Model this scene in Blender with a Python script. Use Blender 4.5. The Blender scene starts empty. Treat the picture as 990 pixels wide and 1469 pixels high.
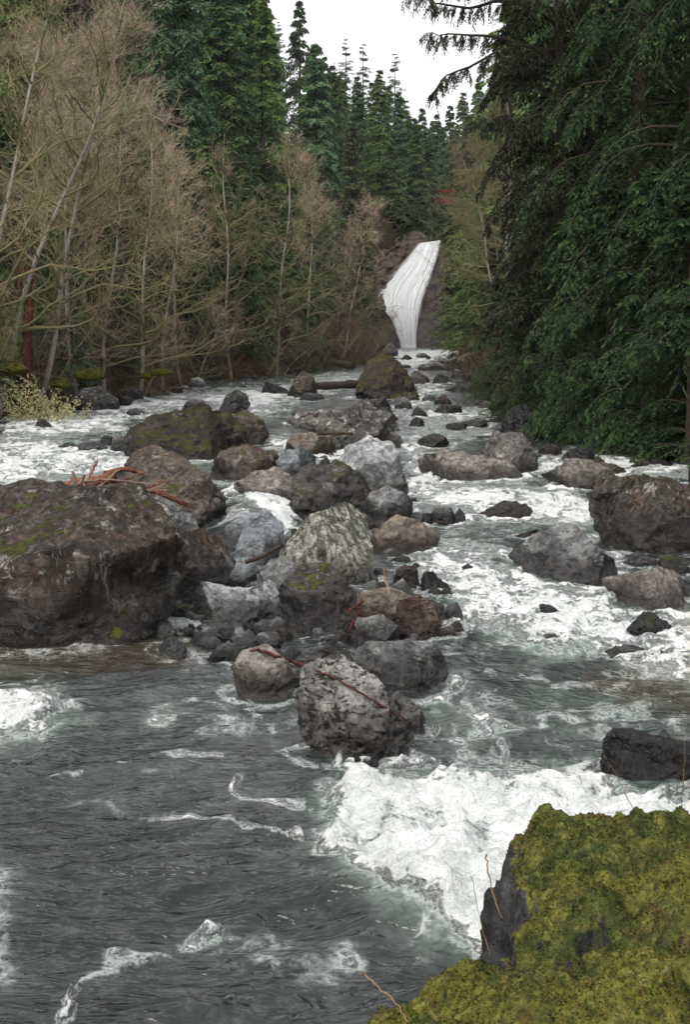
import bpy, bmesh, math, random
import numpy as np
rad = math.radians
scene = bpy.context.scene
COL = scene.collection
random.seed(7)

# ------------------------------------------------------------------ camera
W, H = 990.0, 1469.0
F = 50.0 / 36.0 * H
CAMZ = 4.0
HORIZ = 470.0
P = math.atan((H / 2 - HORIZ) / F)
cam_d = bpy.data.cameras.new('camera')
cam_d.sensor_fit = 'VERTICAL'; cam_d.sensor_height = 36; cam_d.sensor_width = 36; cam_d.lens = 50
cam_d.clip_end = 4000; cam_d.clip_start = 0.1
cam = bpy.data.objects.new('camera', cam_d); COL.objects.link(cam)
cam.location = (0, 0, CAMZ); cam.rotation_euler = (math.pi / 2 - P, 0, 0)
scene.camera = cam

def ray(px, py):
    cx, cy = (px - W / 2) / F, (H / 2 - py) / F
    return np.array([cx, math.cos(P) + cy * math.sin(P), -math.sin(P) + cy * math.cos(P)])

def at(px, py, Y):
    d = ray(px, py)
    return d * (Y / d[1]) + np.array([0, 0, CAMZ])

ZY = [-50, 6, 12, 16, 20, 24, 28, 33, 38, 45, 60, 80, 100, 130, 200]
ZZ = [-.1, -.1, -.05, 0, .03, .12, .32, .46, .55, .75, 1.02, 1.35, 1.62, 2.1, 2.2]
def zb(y):
    return np.interp(y, ZY, ZZ)

def on_water(px, py):
    d = ray(px, py)
    lo, hi = 1.0, 400.0
    for _ in range(60):
        m = (lo + hi) / 2
        p = d * (m / d[1])
        if CAMZ + p[2] > zb(m): lo = m
        else: hi = m
    return d * (lo / d[1]) + np.array([0, 0, CAMZ])

def project(X, Y, Z):
    dz = Z - CAMZ
    f = Y * math.cos(P) - dz * math.sin(P)
    u = Y * math.sin(P) + dz * math.cos(P)
    f = np.maximum(f, .05)
    return W / 2 + F * X / f, H / 2 - F * u / f

# ------------------------------------------------------------------ noise
_r = np.random.RandomState(3)
_perm = np.concatenate([_r.permutation(256)] * 3).astype(np.int64)
_g = _r.normal(size=(256, 3)); _g /= np.linalg.norm(_g, axis=1)[:, None]
def pn(x, y, z):
    x, y, z = np.broadcast_arrays(np.asarray(x, float), np.asarray(y, float), np.asarray(z, float))
    xi, yi, zi = np.floor(x).astype(np.int64), np.floor(y).astype(np.int64), np.floor(z).astype(np.int64)
    xf, yf, zf = x - xi, y - yi, z - zi
    xi &= 255; yi &= 255; zi &= 255
    u = xf ** 3 * (xf * (xf * 6 - 15) + 10); v = yf ** 3 * (yf * (yf * 6 - 15) + 10); w = zf ** 3 * (zf * (zf * 6 - 15) + 10)
    out = 0
    for i in (0, 1):
        for j in (0, 1):
            for k in (0, 1):
                h = _perm[_perm[_perm[xi + i] + yi + j] + zi + k]
                g = _g[h]
                d = g[..., 0] * (xf - i) + g[..., 1] * (yf - j) + g[..., 2] * (zf - k)
                out = out + d * (u if i else 1 - u) * (v if j else 1 - v) * (w if k else 1 - w)
    return out * 1.6
def fbm(x, y, z, o=4, gain=.5):
    a, s, f = 1.0, 0, 1.0
    for i in range(o):
        s = s + a * pn(np.asarray(x) * f + 17.3 * i, np.asarray(y) * f + 5.1 * i, np.asarray(z) * f + 9.7 * i)
        a *= gain; f *= 2.03
    return s
def ridge(x, y, z, o=3):
    a, s, f = 1.0, 0, 1.0
    for i in range(o):
        s = s + a * (1 - np.abs(pn(np.asarray(x) * f + 7.3 * i, np.asarray(y) * f + 3.1 * i, np.asarray(z) * f)) * 2)
        a *= .5; f *= 2.1
    return s
def sstep(a, b, x):
    t = np.clip((np.asarray(x, float) - a) / (b - a), 0, 1)
    return t * t * (3 - 2 * t)

# ------------------------------------------------------------------ meshes
def mk_mesh(name, V, faces, mats, smooth=True, fmat=None):
    """faces: list of int arrays (n,3) or (n,4)"""
    me = bpy.data.meshes.new(name)
    V = np.asarray(V, np.float32)
    faces = [np.asarray(f, np.int32) for f in faces if len(f)]
    me.vertices.add(len(V)); me.vertices.foreach_set('co', V.ravel())
    nl = sum(f.size for f in faces); nf = sum(len(f) for f in faces)
    me.loops.add(nl); me.loops.foreach_set('vertex_index', np.concatenate([f.ravel() for f in faces]))
    tot = np.concatenate([np.full(len(f), f.shape[1], np.int32) for f in faces])
    me.polygons.add(nf)
    me.polygons.foreach_set('loop_start', np.concatenate([[0], np.cumsum(tot)[:-1]]).astype(np.int32))
    me.polygons.foreach_set('loop_total', tot)
    me.polygons.foreach_set('use_smooth', np.full(nf, smooth, bool))
    if fmat is not None: me.polygons.foreach_set('material_index', np.asarray(fmat, np.int32))
    me.update(calc_edges=True); me.validate()
    for m in (mats if isinstance(mats, (list, tuple)) else [mats]): me.materials.append(m)
    return me

def link(name, me, loc=(0, 0, 0), rot=(0, 0, 0), parent=None):
    o = bpy.data.objects.new(name, me); COL.objects.link(o)
    o.location = loc; o.rotation_euler = rot
    if parent is not None: o.parent = parent
    return o
def tag(o, label=None, cat=None, group=None, kind=None):
    if label: o['label'] = label
    if cat: o['category'] = cat
    if group: o['group'] = group
    if kind: o['kind'] = kind
    return o
def empty(name, loc, rot=(0, 0, 0)):
    o = link(name, None, loc, rot); o.empty_display_size = .2
    return o
def grid_faces(nr, nc, wrap=False):
    i = np.arange(nr - 1)[:, None]; j = np.arange(nc if wrap else nc - 1)[None, :]
    j2 = (j + 1) % nc
    return np.stack([i * nc + j, i * nc + j2, (i + 1) * nc + j2, (i + 1) * nc + j], -1).reshape(-1, 4)

# ------------------------------------------------------------------ node helper
class NT:
    def __init__(s, name, surface=True):
        s.m = bpy.data.materials.new(name); s.m.use_nodes = True
        s.t = s.m.node_tree; s.t.nodes.clear()
        s.out = s.n('ShaderNodeOutputMaterial')
    def n(s, typ, ins=None, **kw):
        nd = s.t.nodes.new(typ)
        for k, v in kw.items(): setattr(nd, k, v)
        for k, v in (ins or {}).items(): s.set(nd, k, v)
        return nd
    def set(s, nd, k, v):
        sock = nd.inputs[k]
        if isinstance(v, bpy.types.NodeSocket): s.t.links.new(v, sock)
        else: sock.default_value = v
    def noise(s, vec, scale, detail=4, rough=.55, dist=0.0):
        return s.n('ShaderNodeTexNoise', {'Vector': vec, 'Scale': scale, 'Detail': detail, 'Roughness': rough, 'Distortion': dist}).outputs[0]
    def mr(s, v, a, b, c=0.0, d=1.0, smooth=True):
        return s.n('ShaderNodeMapRange', {'Value': v, 'From Min': a, 'From Max': b, 'To Min': c, 'To Max': d},
                   interpolation_type='SMOOTHSTEP' if smooth else 'LINEAR').outputs[0]
    def math(s, op, a, b=0.0, c=0.0):
        nd = s.n('ShaderNodeMath', operation=op)
        s.set(nd, 0, a); s.set(nd, 1, b); s.set(nd, 2, c)
        return nd.outputs[0]
    def mix(s, f, a, b, mode='MIX'):
        nd = s.n('ShaderNodeMix', data_type='RGBA', blend_type=mode)
        s.set(nd, 0, f)
        s.set(nd, 6, a if not isinstance(a, tuple) else (*a[:3], 1)); s.set(nd, 7, b if not isinstance(b, tuple) else (*b[:3], 1))
        return nd.outputs[2]
    def mapping(s, vec, scale=(1, 1, 1), rot=(0, 0, 0), loc=(0, 0, 0)):
        return s.n('ShaderNodeMapping', {'Vector': vec, 'Scale': scale, 'Rotation': rot, 'Location': loc}).outputs[0]
    def bump(s, h, strength, dist, normal=None):
        nd = s.n('ShaderNodeBump', {'Height': h, 'Strength': strength, 'Distance': dist})
        if normal is not None: s.set(nd, 'Normal', normal)
        return nd.outputs[0]
    def bsdf(s, col, rough=.8, normal=None, spec=.3, **kw):
        nd = s.n('ShaderNodeBsdfPrincipled')
        s.set(nd, 'Base Color', col if not isinstance(col, tuple) else (*col[:3], 1))
        s.set(nd, 'Roughness', rough); s.set(nd, 'Specular IOR Level', spec)
        if normal is not None: s.set(nd, 'Normal', normal)
        for k, v in kw.items(): s.set(nd, k, v)
        return nd.outputs[0]
    def done(s, sh):
        s.t.links.new(sh, s.out.inputs['Surface']); return s.m

# ------------------------------------------------------------------ world, light
def build_world():
    w = bpy.data.worlds.new('World'); scene.world = w; w.use_nodes = True
    t = w.node_tree; t.nodes.clear()
    out = t.nodes.new('ShaderNodeOutputWorld'); bg = t.nodes.new('ShaderNodeBackground')
    sky = t.nodes.new('ShaderNodeTexSky'); sky.sky_type = 'NISHITA'; sky.sun_disc = False
    sky.sun_elevation = rad(50); sky.sun_rotation = rad(-35); sky.air_density = 1.5; sky.dust_density = 4
    hs = t.nodes.new('ShaderNodeHueSaturation'); hs.inputs['Saturation'].default_value = .12
    t.links.new(sky.outputs[0], hs.inputs['Color'])
    tc = t.nodes.new('ShaderNodeTexCoord'); no = t.nodes.new('ShaderNodeTexNoise')
    no.inputs['Scale'].default_value = 3; no.inputs['Detail'].default_value = 5
    t.links.new(tc.outputs['Generated'], no.inputs['Vector'])
    cr = t.nodes.new('ShaderNodeMapRange'); cr.inputs['From Min'].default_value = .3; cr.inputs['From Max'].default_value = .7
    cr.inputs['To Min'].default_value = 8.6; cr.inputs['To Max'].default_value = 10.4
    t.links.new(no.outputs[0], cr.inputs['Value'])
    cl = t.nodes.new('ShaderNodeCombineColor')
    m2 = t.nodes.new('ShaderNodeMath'); m2.operation = 'MULTIPLY'; m2.inputs[1].default_value = 1.015
    t.links.new(cr.outputs[0], m2.inputs[0])
    t.links.new(m2.outputs[0], cl.inputs[0]); t.links.new(cr.outputs[0], cl.inputs[1]); t.links.new(m2.outputs[0], cl.inputs[2])
    mx = t.nodes.new('ShaderNodeMix'); mx.data_type = 'RGBA'; mx.inputs[0].default_value = .8
    t.links.new(hs.outputs[0], mx.inputs[6]); t.links.new(cl.outputs[0], mx.inputs[7])
    t.links.new(mx.outputs[2], bg.inputs['Color']); bg.inputs['Strength'].default_value = .1
    t.links.new(bg.outputs[0], out.inputs['Surface'])
    l = bpy.data.lights.new('sun', 'SUN'); l.energy = 1.5; l.angle = rad(20); l.color = (1, .94, .85)
    o = bpy.data.objects.new('sun', l); COL.objects.link(o)
    o.rotation_euler = (rad(40), 0, rad(35)); o.location = (0, 0, 60)
    # light comes from behind-left of the viewer, high
    o.rotation_euler = (rad(40), 0, rad(-35))
    sky.sun_rotation = rad(180 + 35)
    scene.view_settings.view_transform = 'Standard'; scene.view_settings.look = 'None'
    scene.view_settings.exposure = EXPOSURE; scene.view_settings.gamma = 1
    scene.view_settings.use_curve_mapping = False
    c = scene.cycles
    c.max_bounces = 4; c.diffuse_bounces = 2; c.glossy_bounces = 2; c.transmission_bounces = 3; c.transparent_max_bounces = 6; c.volume_bounces = 0
    c.use_denoising = DENOISE
    try: c.denoiser = 'OPENIMAGEDENOISE'
    except Exception: pass
    c.use_adaptive_sampling = True; c.adaptive_threshold = .035
    c.sample_clamp_indirect = 5
EXPOSURE = 0.70
DENOISE = True
# ------------------------------------------------------------------ terrain
XLY = [-60, 20, 30, 40, 50, 56, 72, 80, 88, 99, 130, 138, 150, 300, 700]
XLX = [-14, -14, -14, -13, -12, -9.5, -7.4, -4, -1, 2, 4.3, 4.8, 6.5, 15, 35]
XRY = [-60, 25, 37, 40, 50, 66, 99, 130, 138, 150, 300, 700]
XRX = [9.5, 9.5, 8.5, 6.9, 6.0, 5.8, 7.6, 10, 10.2, 10.5, 22, 44]
def xl(y): return np.interp(y, XLY, XLX)
def xr(y): return np.interp(y, XRY, XRX)
def floor_z(y):
    return zb(np.minimum(y, 136)) + 10.6 * sstep(137, 147, y) + .075 * np.maximum(y - 147, 0)
def terrain(x, y):
    x, y = np.broadcast_arrays(np.asarray(x, float), np.asarray(y, float))
    wob = 0.8 * pn(x * .2, y * .2, 4)
    dl = xl(y) - x + wob; dr = x - xr(y) + wob
    fz = floor_z(y)
    bed = fz - .7 + .15 * pn(x * .8, y * .8, 0)
    up = 700.0
    hl = np.where(dl > 0, 1.3 * sstep(0, 2.2, dl) + .62 * np.maximum(dl - 1, 0) , 0)
    hl = up * (1 - np.exp(-hl / up)); hl = np.minimum(hl, 62 + .12 * hl)
    k = .5 + .75 * sstep(190, 330, y)
    hr = np.where(dr > 0, 1.5 * sstep(0, 2.0, dr) + k * np.maximum(dr - 1, 0), 0)
    hr = np.minimum(hr, 95 + .2 * hr)
    z = bed + np.where(dl > 0, hl + .7 * sstep(0, 1.5, dl), 0) + np.where(dr > 0, hr + .7 * sstep(0, 1.5, dr), 0)
    inside = np.maximum(dl, dr) > 0
    z = z + np.where(inside, .5 * fbm(x * .15, y * .15, 1, 3) + .15 * fbm(x * .7, y * .7, 2, 2), 0)
    # bank the photographer stands on
    near = 1 - sstep(1.3, 4.6, y + .25 * pn(x * .7, y * .7, 8))
    z = np.where(y < 6, z * (1 - near) + np.maximum(z, 2.35) * near, z)
    return z

def build_terrain():
    m = NT('forest_floor')
    tc = m.n('ShaderNodeTexCoord').outputs['Object']
    n1 = m.noise(tc, .5, 6); n2 = m.noise(tc, 6, 6)
    c = m.mix(m.mr(n1, .4, .6), (.030, .024, .016), (.026, .034, .012))
    c = m.mix(m.mr(n2, .35, .7), c, (.055, .042, .028))
    m.done(m.bsdf(c, .95, m.bump(n2, .8, .15), .1))
    y = np.concatenate([np.arange(-60, 0, 4), np.arange(0, 8, .25), np.arange(8, 110, .7), np.arange(110, 160, .6), np.arange(160, 300, 3), np.geomspace(300, 800, 34)])
    xs = np.concatenate([-np.geomspace(420, 24, 40), np.arange(-23, 24, .5), np.geomspace(24, 420, 40)])
    X, Y = np.meshgrid(xs, y)
    Z = terrain(X, Y)
    me = mk_mesh('ground', np.stack([X, Y, Z], -1).reshape(-1, 3), [grid_faces(len(y), len(xs))], m.m)
    tag(link('ground', me), 'dark forest floor and hillsides rising from both banks', 'ground', kind='structure')

# ------------------------------------------------------------------ water
# foam laid out where the river breaks: polygons and strokes given as points seen on the water, carried to the plan of the river
POLY = [
 (1.15, 16, [(480,1085),(520,1108),(600,1118),(650,1102),(740,1112),(800,1098),(870,1112),(990,1152),(1100,1200),(990,1230),(720,1375),(680,1340),(610,1305),(560,1285),(530,1262),(440,1218),(446,1170),(495,1130)]),
 (.92, 14, [(600,775),(650,768),(705,800),(800,840),(870,825),(880,870),(1010,880),(1060,990),(960,975),(900,950),(850,935),(760,935),(690,918),(660,880),(640,850),(590,820)]),
 (.98, 9, [(578,625),(610,640),(640,690),(710,690),(800,700),(862,712),(870,752),(800,758),(700,752),(650,742),(610,725),(590,715),(585,680)]),
 (.6, 10, [(590,600),(700,600),(720,620),(690,640),(610,640),(580,625)]),
 (.95, 8, [(0,590),(150,588),(200,566),(330,556),(420,548),(560,526),(540,545),(430,575),(380,600),(300,590),(200,602),(170,625),(0,640)]),
 (.92, 8, [(-120,640),(60,625),(180,640),(300,650),(330,662),(180,682),(60,700),(-150,735)]),
 (1.05, 6, [(375,640),(400,622),(500,640),(500,662),(470,668),(400,650)]),
 (1.2, 6, [(322,690),(345,700),(395,722),(425,745),(410,790),(385,770),(350,742),(330,740)]),
 (1.3, 3, [(566,502),(658,500),(652,516),(620,514),(600,530),(570,525)]),
 (.85, 4, [(600,540),(640,560),(620,580),(560,600),(560,590),(590,570)]),
 (.85, 4, [(600,590),(700,585),(700,600),(640,606),(570,606)]),
 (.8, 4, [(430,548),(510,540),(520,530),(440,540)]),
 (.9, 6, [(770,655),(860,640),(990,668),(990,690),(900,690),(850,700),(770,690)]),
 (.9, 14, [(-60,985),(75,982),(115,1020),(80,1060),(-60,1075)]),
 (.8, 10, [(210,1040),(225,1015),(260,1020),(250,1045)]),
 (.34, 25, [(-50,1180),(40,1240),(30,1420),(-60,1469)]),
 (.35, 20, [(240,1010),(440,1000),(470,1060),(300,1080)]),
]
STROKE = [
 (.75, 10, [(95,1469),(140,1385),(205,1358),(290,1315),(310,1320)]),
 (.40, 16, [(320,1330),(400,1345),(480,1375),(500,1340)]),
 (.55, 3.0, [(180,1105),(240,1098),(300,1094)]),
 (.68, 3.5, [(240,1168),(310,1178),(370,1192),(425,1200)]),
 (.6, 3.5, [(340,1128),(390,1145),(435,1158)]),
 (.45, 4, [(60,1125),(120,1118)]),
 (.60, 7, [(640,1062),(700,1050),(760,1048),(830,1030),(900,1025),(960,1040)]),
 (.55, 7, [(672,1005),(700,1040),(725,1080)]),
 (.50, 6, [(600,1040),(650,1075),(700,1100)]),
 (.45, 5, [(760,975),(800,995),(860,985)]),
 (.60, 6, [(565,815),(600,850),(640,880),(690,915)]),
 (.55, 5, [(360,1000),(395,1050)]),
 (.45, 3, [(230,1012),(290,1010),(330,1016)]),
 (.70, 8, [(640,775),(720,790),(760,800)]),
 (.75, 8, [(850,840),(870,800),(900,800)]),
]
BROWN = [[(-80,915),(230,905),(300,925),(280,945),(200,955),(60,955),(-80,955)], [(860,970),(960,960),(1000,1010),(900,1010)]]
SOFT = [(.62, [(590,920),(700,930),(900,960),(1010,990),(1010,1140),(760,1110),(640,1110),(600,1060)]),
 (.28, [(-60,960),(330,950),(430,1000),(480,1080),(420,1140),(200,1170),(-60,1150)]),
 (.55, [(420,560),(640,600),(600,640),(560,600),(330,600)]), (.5, [(640,700),(880,700),(880,830),(620,800)])]
def plan(pts):
    out = []
    for a, b in pts:
        q = on_water(a, max(b, 497)); out.append((q[0], q[1]))
    return np.array(out)
def seg_dist(U, V, pts, closed):
    d = np.full(U.shape, 1e9)
    n = len(pts)
    for i in range(n if closed else n - 1):
        a, b = pts[i], pts[(i + 1) % n]
        ab = b - a; L = max((ab ** 2).sum(), 1e-9)
        t = np.clip(((U - a[0]) * ab[0] + (V - a[1]) * ab[1]) / L, 0, 1)
        d = np.minimum(d, np.hypot(U - a[0] - t * ab[0], V - a[1] - t * ab[1]))
    return d
def inside(U, V, pts):
    c = np.zeros(U.shape, bool)
    n = len(pts)
    for i in range(n):
        x1, y1 = pts[i]; x2, y2 = pts[(i + 1) % n]
        if abs(y2 - y1) < 1e-9: continue
        c ^= ((y1 > V) != (y2 > V)) & (U < (x2 - x1) * (V - y1) / (y2 - y1) + x1)
    return c
ROCKS = []   # (x, y, rx, ry) filled by the boulders

def warp(p):   # plan -> bearing and nearness, so that strokes far upstream stay slender
    return np.stack([p[..., 0] / p[..., 1] * F, 4.0 / p[..., 1] * F], -1)

def foam_fields(X, Y):
    q = warp(np.stack([X + .016 * Y * fbm(X * 1.6, Y * 1.3, 3, 4, .6), Y * (1 + .018 * fbm(X * 1.5, Y * 1.2, 13, 3))], -1)); U, V = q[..., 0], q[..., 1]
    foam = np.zeros(X.shape); soft = np.zeros(X.shape)
    k = 1.0
    for inten, fe, pts in POLY:
        pp = warp(plan(pts)); ins = inside(U, V, pp); d = seg_dist(U, V, pp, True)
        sd = np.where(ins, -d, d)
        foam = np.maximum(foam, inten * (1 - sstep(-fe * k * 2.2, fe * k * 1.3, sd)))
        soft = np.maximum(soft, min(1, inten * 1.1) * (1 - sstep(-fe * k, fe * k * 4, sd)))
    for inten, pts in SOFT:
        pp = warp(plan(pts)); ins = inside(U, V, pp); d = seg_dist(U, V, pp, True)
        soft = np.maximum(soft, inten * (1 - sstep(-30, 30, np.where(ins, -d, d))))
    for inten, wd, pts in STROKE:
        d = seg_dist(U, V, warp(plan(pts)), False)
        wv = wd * (.15 + 1.5 * np.clip(.5 + fbm(X * .9 + wd, Y * .9, inten * 9, 2), 0, 1.2))
        foam = np.maximum(foam, 1.15 * inten * (.35 + .75 * np.clip(.6 + fbm(X * 1.8, Y * 1.8, 40 + wd, 2), 0, 1)) * (1 - sstep(0, wv * 2.3, d)))
        soft = np.maximum(soft, .5 * inten * (1 - sstep(0, wd * k * 5, d)))
    brown = np.zeros(X.shape)
    for pts in BROWN:
        pp = warp(plan(pts)); ins = inside(U, V, pp); d = seg_dist(U, V, pp, True)
        brown = np.maximum(brown, 1 - sstep(-12 * k, 25 * k, np.where(ins, -d, d)))
    # collars of foam at boulders
    for (rx_, ry_, a, b, s) in ROCKS:
        dx = (X - rx_) / (a + .1); dy = (Y - ry_) / (b + .1)
        m = (np.abs(dx) < 2.2) & (np.abs(dy) < 3)
        if not m.any(): continue
        r = np.hypot(dx[m], dy[m])
        c = np.exp(-((r - 1.0) / .2) ** 2) * s * (.5 + 1.0 * soft[m])
        wake = np.exp(-(dx[m] / .8) ** 2) * np.exp(-np.abs(dy[m] + 1.3) * 1.3) * s * .5 * (dy[m] < -.6)
        foam[m] = np.maximum(foam[m], np.maximum(c, wake) * .75)
    # small breaking crests scattered over the open water
    cr = ridge(X * .55 + Y * .22, Y * .8 + .3 * pn(X, Y, 6), 2, 2); ms = sstep(-.15, .55, fbm(X * .22, Y * .25, 31, 2))
    foam = np.maximum(foam, .34 * sstep(1.15, 1.4, cr) * ms)
    return foam, soft, brown

def build_water():
    ys = [3.2]
    while ys[-1] < 141: ys.append(ys[-1] * 1.0034)
    ys = np.array(ys)
    tx = np.concatenate([np.linspace(-3.0, -.42, 120), np.linspace(-.415, .415, 520), np.linspace(.42, 2.6, 100)])
    T, Y = np.meshgrid(tx, ys)
    X = np.clip(T * Y, -17, 16)
    foam, soft, brown = foam_fields(X, Y)
    Z = zb(Y)
    A = sstep(2, 9, Y)
    # long swells, cross waves, and chop; foam water is heaped up
    wx = X + .5 * pn(X * .4, Y * .4, 21); wy = Y + .5 * pn(X * .4, Y * .4, 22) - .28 * X
    near = sstep(26, 12, Y)
    Z = Z + A * (.07 * fbm(X * .35 + 3, Y * .45, 0, 2))
    Z = Z + A * (.045 + .035 * near) * (ridge(wx * .38, wy * .95, 2, 1) - .4)
    Z = Z + A * (.022 + .016 * near) * (ridge(wx * .9 + wy * .3, wy * 2.1, 5, 1) - .4)
    Z = Z + .010 * (ridge(wx * 2.2 - wy * .5, wy * 4.6, 9, 1) - .4)
    fz = sstep(.35, .95, foam) * foam
    Z = Z + fz * (.07 + .12 * fbm(X * 1.5, Y * 1.7, 11, 3) + .05 * fbm(X * 6, Y * 6, 12, 2)) * (.6 + .4 * sstep(30, 10, Y))
    # standing wave and its trough beside the front boulder
    u = X * .8 + .6 * (Y - 10.2)
    Z = Z - .22 * np.exp(-((X + .0) / 1.6) ** 2 - ((Y - 9.3) / .9) ** 2) + .16 * np.exp(-((X - .7) / 1.3) ** 2 - ((Y - 9.9) / .55) ** 2)
    Z = Z + .10 * np.exp(-((Y - 7.9 - .55 * (X + 1)) / .22) ** 2 - ((X + 1.1) / .9) ** 2)
    Z = Z + .08 * np.exp(-((Y - 12.9) / .45) ** 2 - ((X + 1.8) / 1.2) ** 2) - .07 * np.exp(-((Y - 11.6) / .5) ** 2 - ((X + 1.2) / 2) ** 2)
    Z = Z + .30 * np.exp(-((X + 1.75 + .0 * Y) / .8) ** 2) * sstep(24.6, 26.6, Y) * (1 - sstep(30, 34, Y))
    dim = np.interp(Y, [30, 60], [1, .9])
    me = mk_mesh('river', np.stack([X, Y, Z], -1).reshape(-1, 3), [grid_faces(*X.shape)], WATER)
    ca = me.color_attributes.new('flow', 'FLOAT_COLOR', 'POINT')
    arr = np.stack([foam, soft, brown, np.ones_like(foam)], -1).astype(np.float32)
    ca.data.foreach_set('color', arr.ravel())
    tag(link('river', me), 'mountain river of grey green water with white rapids', 'river', kind='structure')

def water_material():
    m = NT('river_water')
    tc = m.n('ShaderNodeTexCoord').outputs['Object']
    at_ = m.n('ShaderNodeAttribute', attribute_name='flow')
    sep = m.n('ShaderNodeSeparateColor', {0: at_.outputs['Color']})
    R, G, B = sep.outputs[0], sep.outputs[1], sep.outputs[2]
    v1 = m.mapping(tc, (1, .7, 1), (0, 0, .35))
    big = m.noise(tc, .8, 4, .55, .8)
    na = m.noise(v1, 2.2, 7, .62, 1.2); nb = m.noise(tc, 8, 6, .68, .9); nc = m.noise(v1, 34, 4, .62, .4)
    wv = m.mix(.22, tc, m.n('ShaderNodeTexNoise', {'Vector': tc, 'Scale': 3.0, 'Detail': 4}).outputs['Color'], 'ADD')
    lace = m.n('ShaderNodeTexVoronoi', {'Vector': wv, 'Scale': 4.5}, feature='DISTANCE_TO_EDGE').outputs[0]
    lace = m.mr(lace, 0, .16, 1, 0)
    lace2 = m.n('ShaderNodeTexVoronoi', {'Vector': wv, 'Scale': 13.0}, feature='DISTANCE_TO_EDGE').outputs[0]
    lace2 = m.mr(lace2, 0, .2, 1, 0)
    s = m.math('MULTIPLY_ADD', m.math('SUBTRACT', na, .5), 1.7, R)
    s = m.math('MULTIPLY_ADD', m.math('SUBTRACT', big, .5), 1.0, s)
    s = m.math('MULTIPLY_ADD', m.math('SUBTRACT', nb, .5), .9, s)
    s = m.math('MULTIPLY_ADD', m.math('SUBTRACT', nc, .5), .45, s)
    s = m.math('MULTIPLY_ADD', lace, .16, s)
    s = m.math('MULTIPLY_ADD', lace2, .08, s)
    f = m.mr(s, .24, 1.02)
    f = m.math('MULTIPLY', f, m.mr(R, .06, .55))
    # thin lace of bubbles drifting over the soft water
    thin = m.math('MULTIPLY', m.math('MULTIPLY', m.mr(na, .52, .66), m.math('MAXIMUM', lace, lace2)), m.mr(G, .25, .9, .06, .8))
    f = m.math('MAXIMUM', f, m.math('MULTIPLY', thin, .6))
    deep = m.mix(m.mr(na, .3, .7), (.013, .016, .017), (.032, .037, .037))
    bw = m.mix(m.mr(nb, .3, .7), (.060, .044, .024), (.028, .022, .013))
    aer = m.mix(m.mr(nb, .35, .7), (.095, .125, .105), (.20, .245, .215))
    c = m.mix(m.math('MULTIPLY', m.math('MULTIPLY', G, G), m.mr(big, .35, .65, .35, 1.0)), deep, aer)
    c = m.mix(m.math('MULTIPLY', m.mr(s, .15, .6, 0, .75), m.mr(R, .1, .6)), c, (.12, .16, .145))
    c = m.mix(m.math('MULTIPLY', B, .7), c, bw)
    fo = m.mix(m.mr(na, .34, .62), (.44, .50, .48), (.74, .76, .76))
    fo = m.mix(m.mr(nc, .35, .65, 0, .45), fo, (.80, .82, .82))
    c = m.mix(f, c, fo)
    rough = m.mr(f, 0, .8, .06, .6, False)
    def rip(scale, rot, sx, dist, det=2):
        n = m.noise(m.mapping(tc, (sx, 1.9, 1), (0, 0, rot)), scale, det, .5, dist)
        return n
    b = m.bump(rip(2.4, .25, .8, 1.2), .8, .10); b = m.bump(rip(7, -.2, 1, 1.0), .55, .035, b); b = m.bump(rip(22, .4, 1, .6), .30, .008, b)
    fw = m.mr(f, .45, 1.0)
    b = m.bump(m.math('MULTIPLY', na, fw), .6, .20, b)
    b = m.bump(m.math('MULTIPLY', nb, fw), .8, .08, b)
    b = m.bump(m.math('MULTIPLY', nc, fw), .6, .02, b)
    m.done(m.bsdf(c, rough, b, .5, IOR=1.33))
    return m.m
WATER = water_material()
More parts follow.
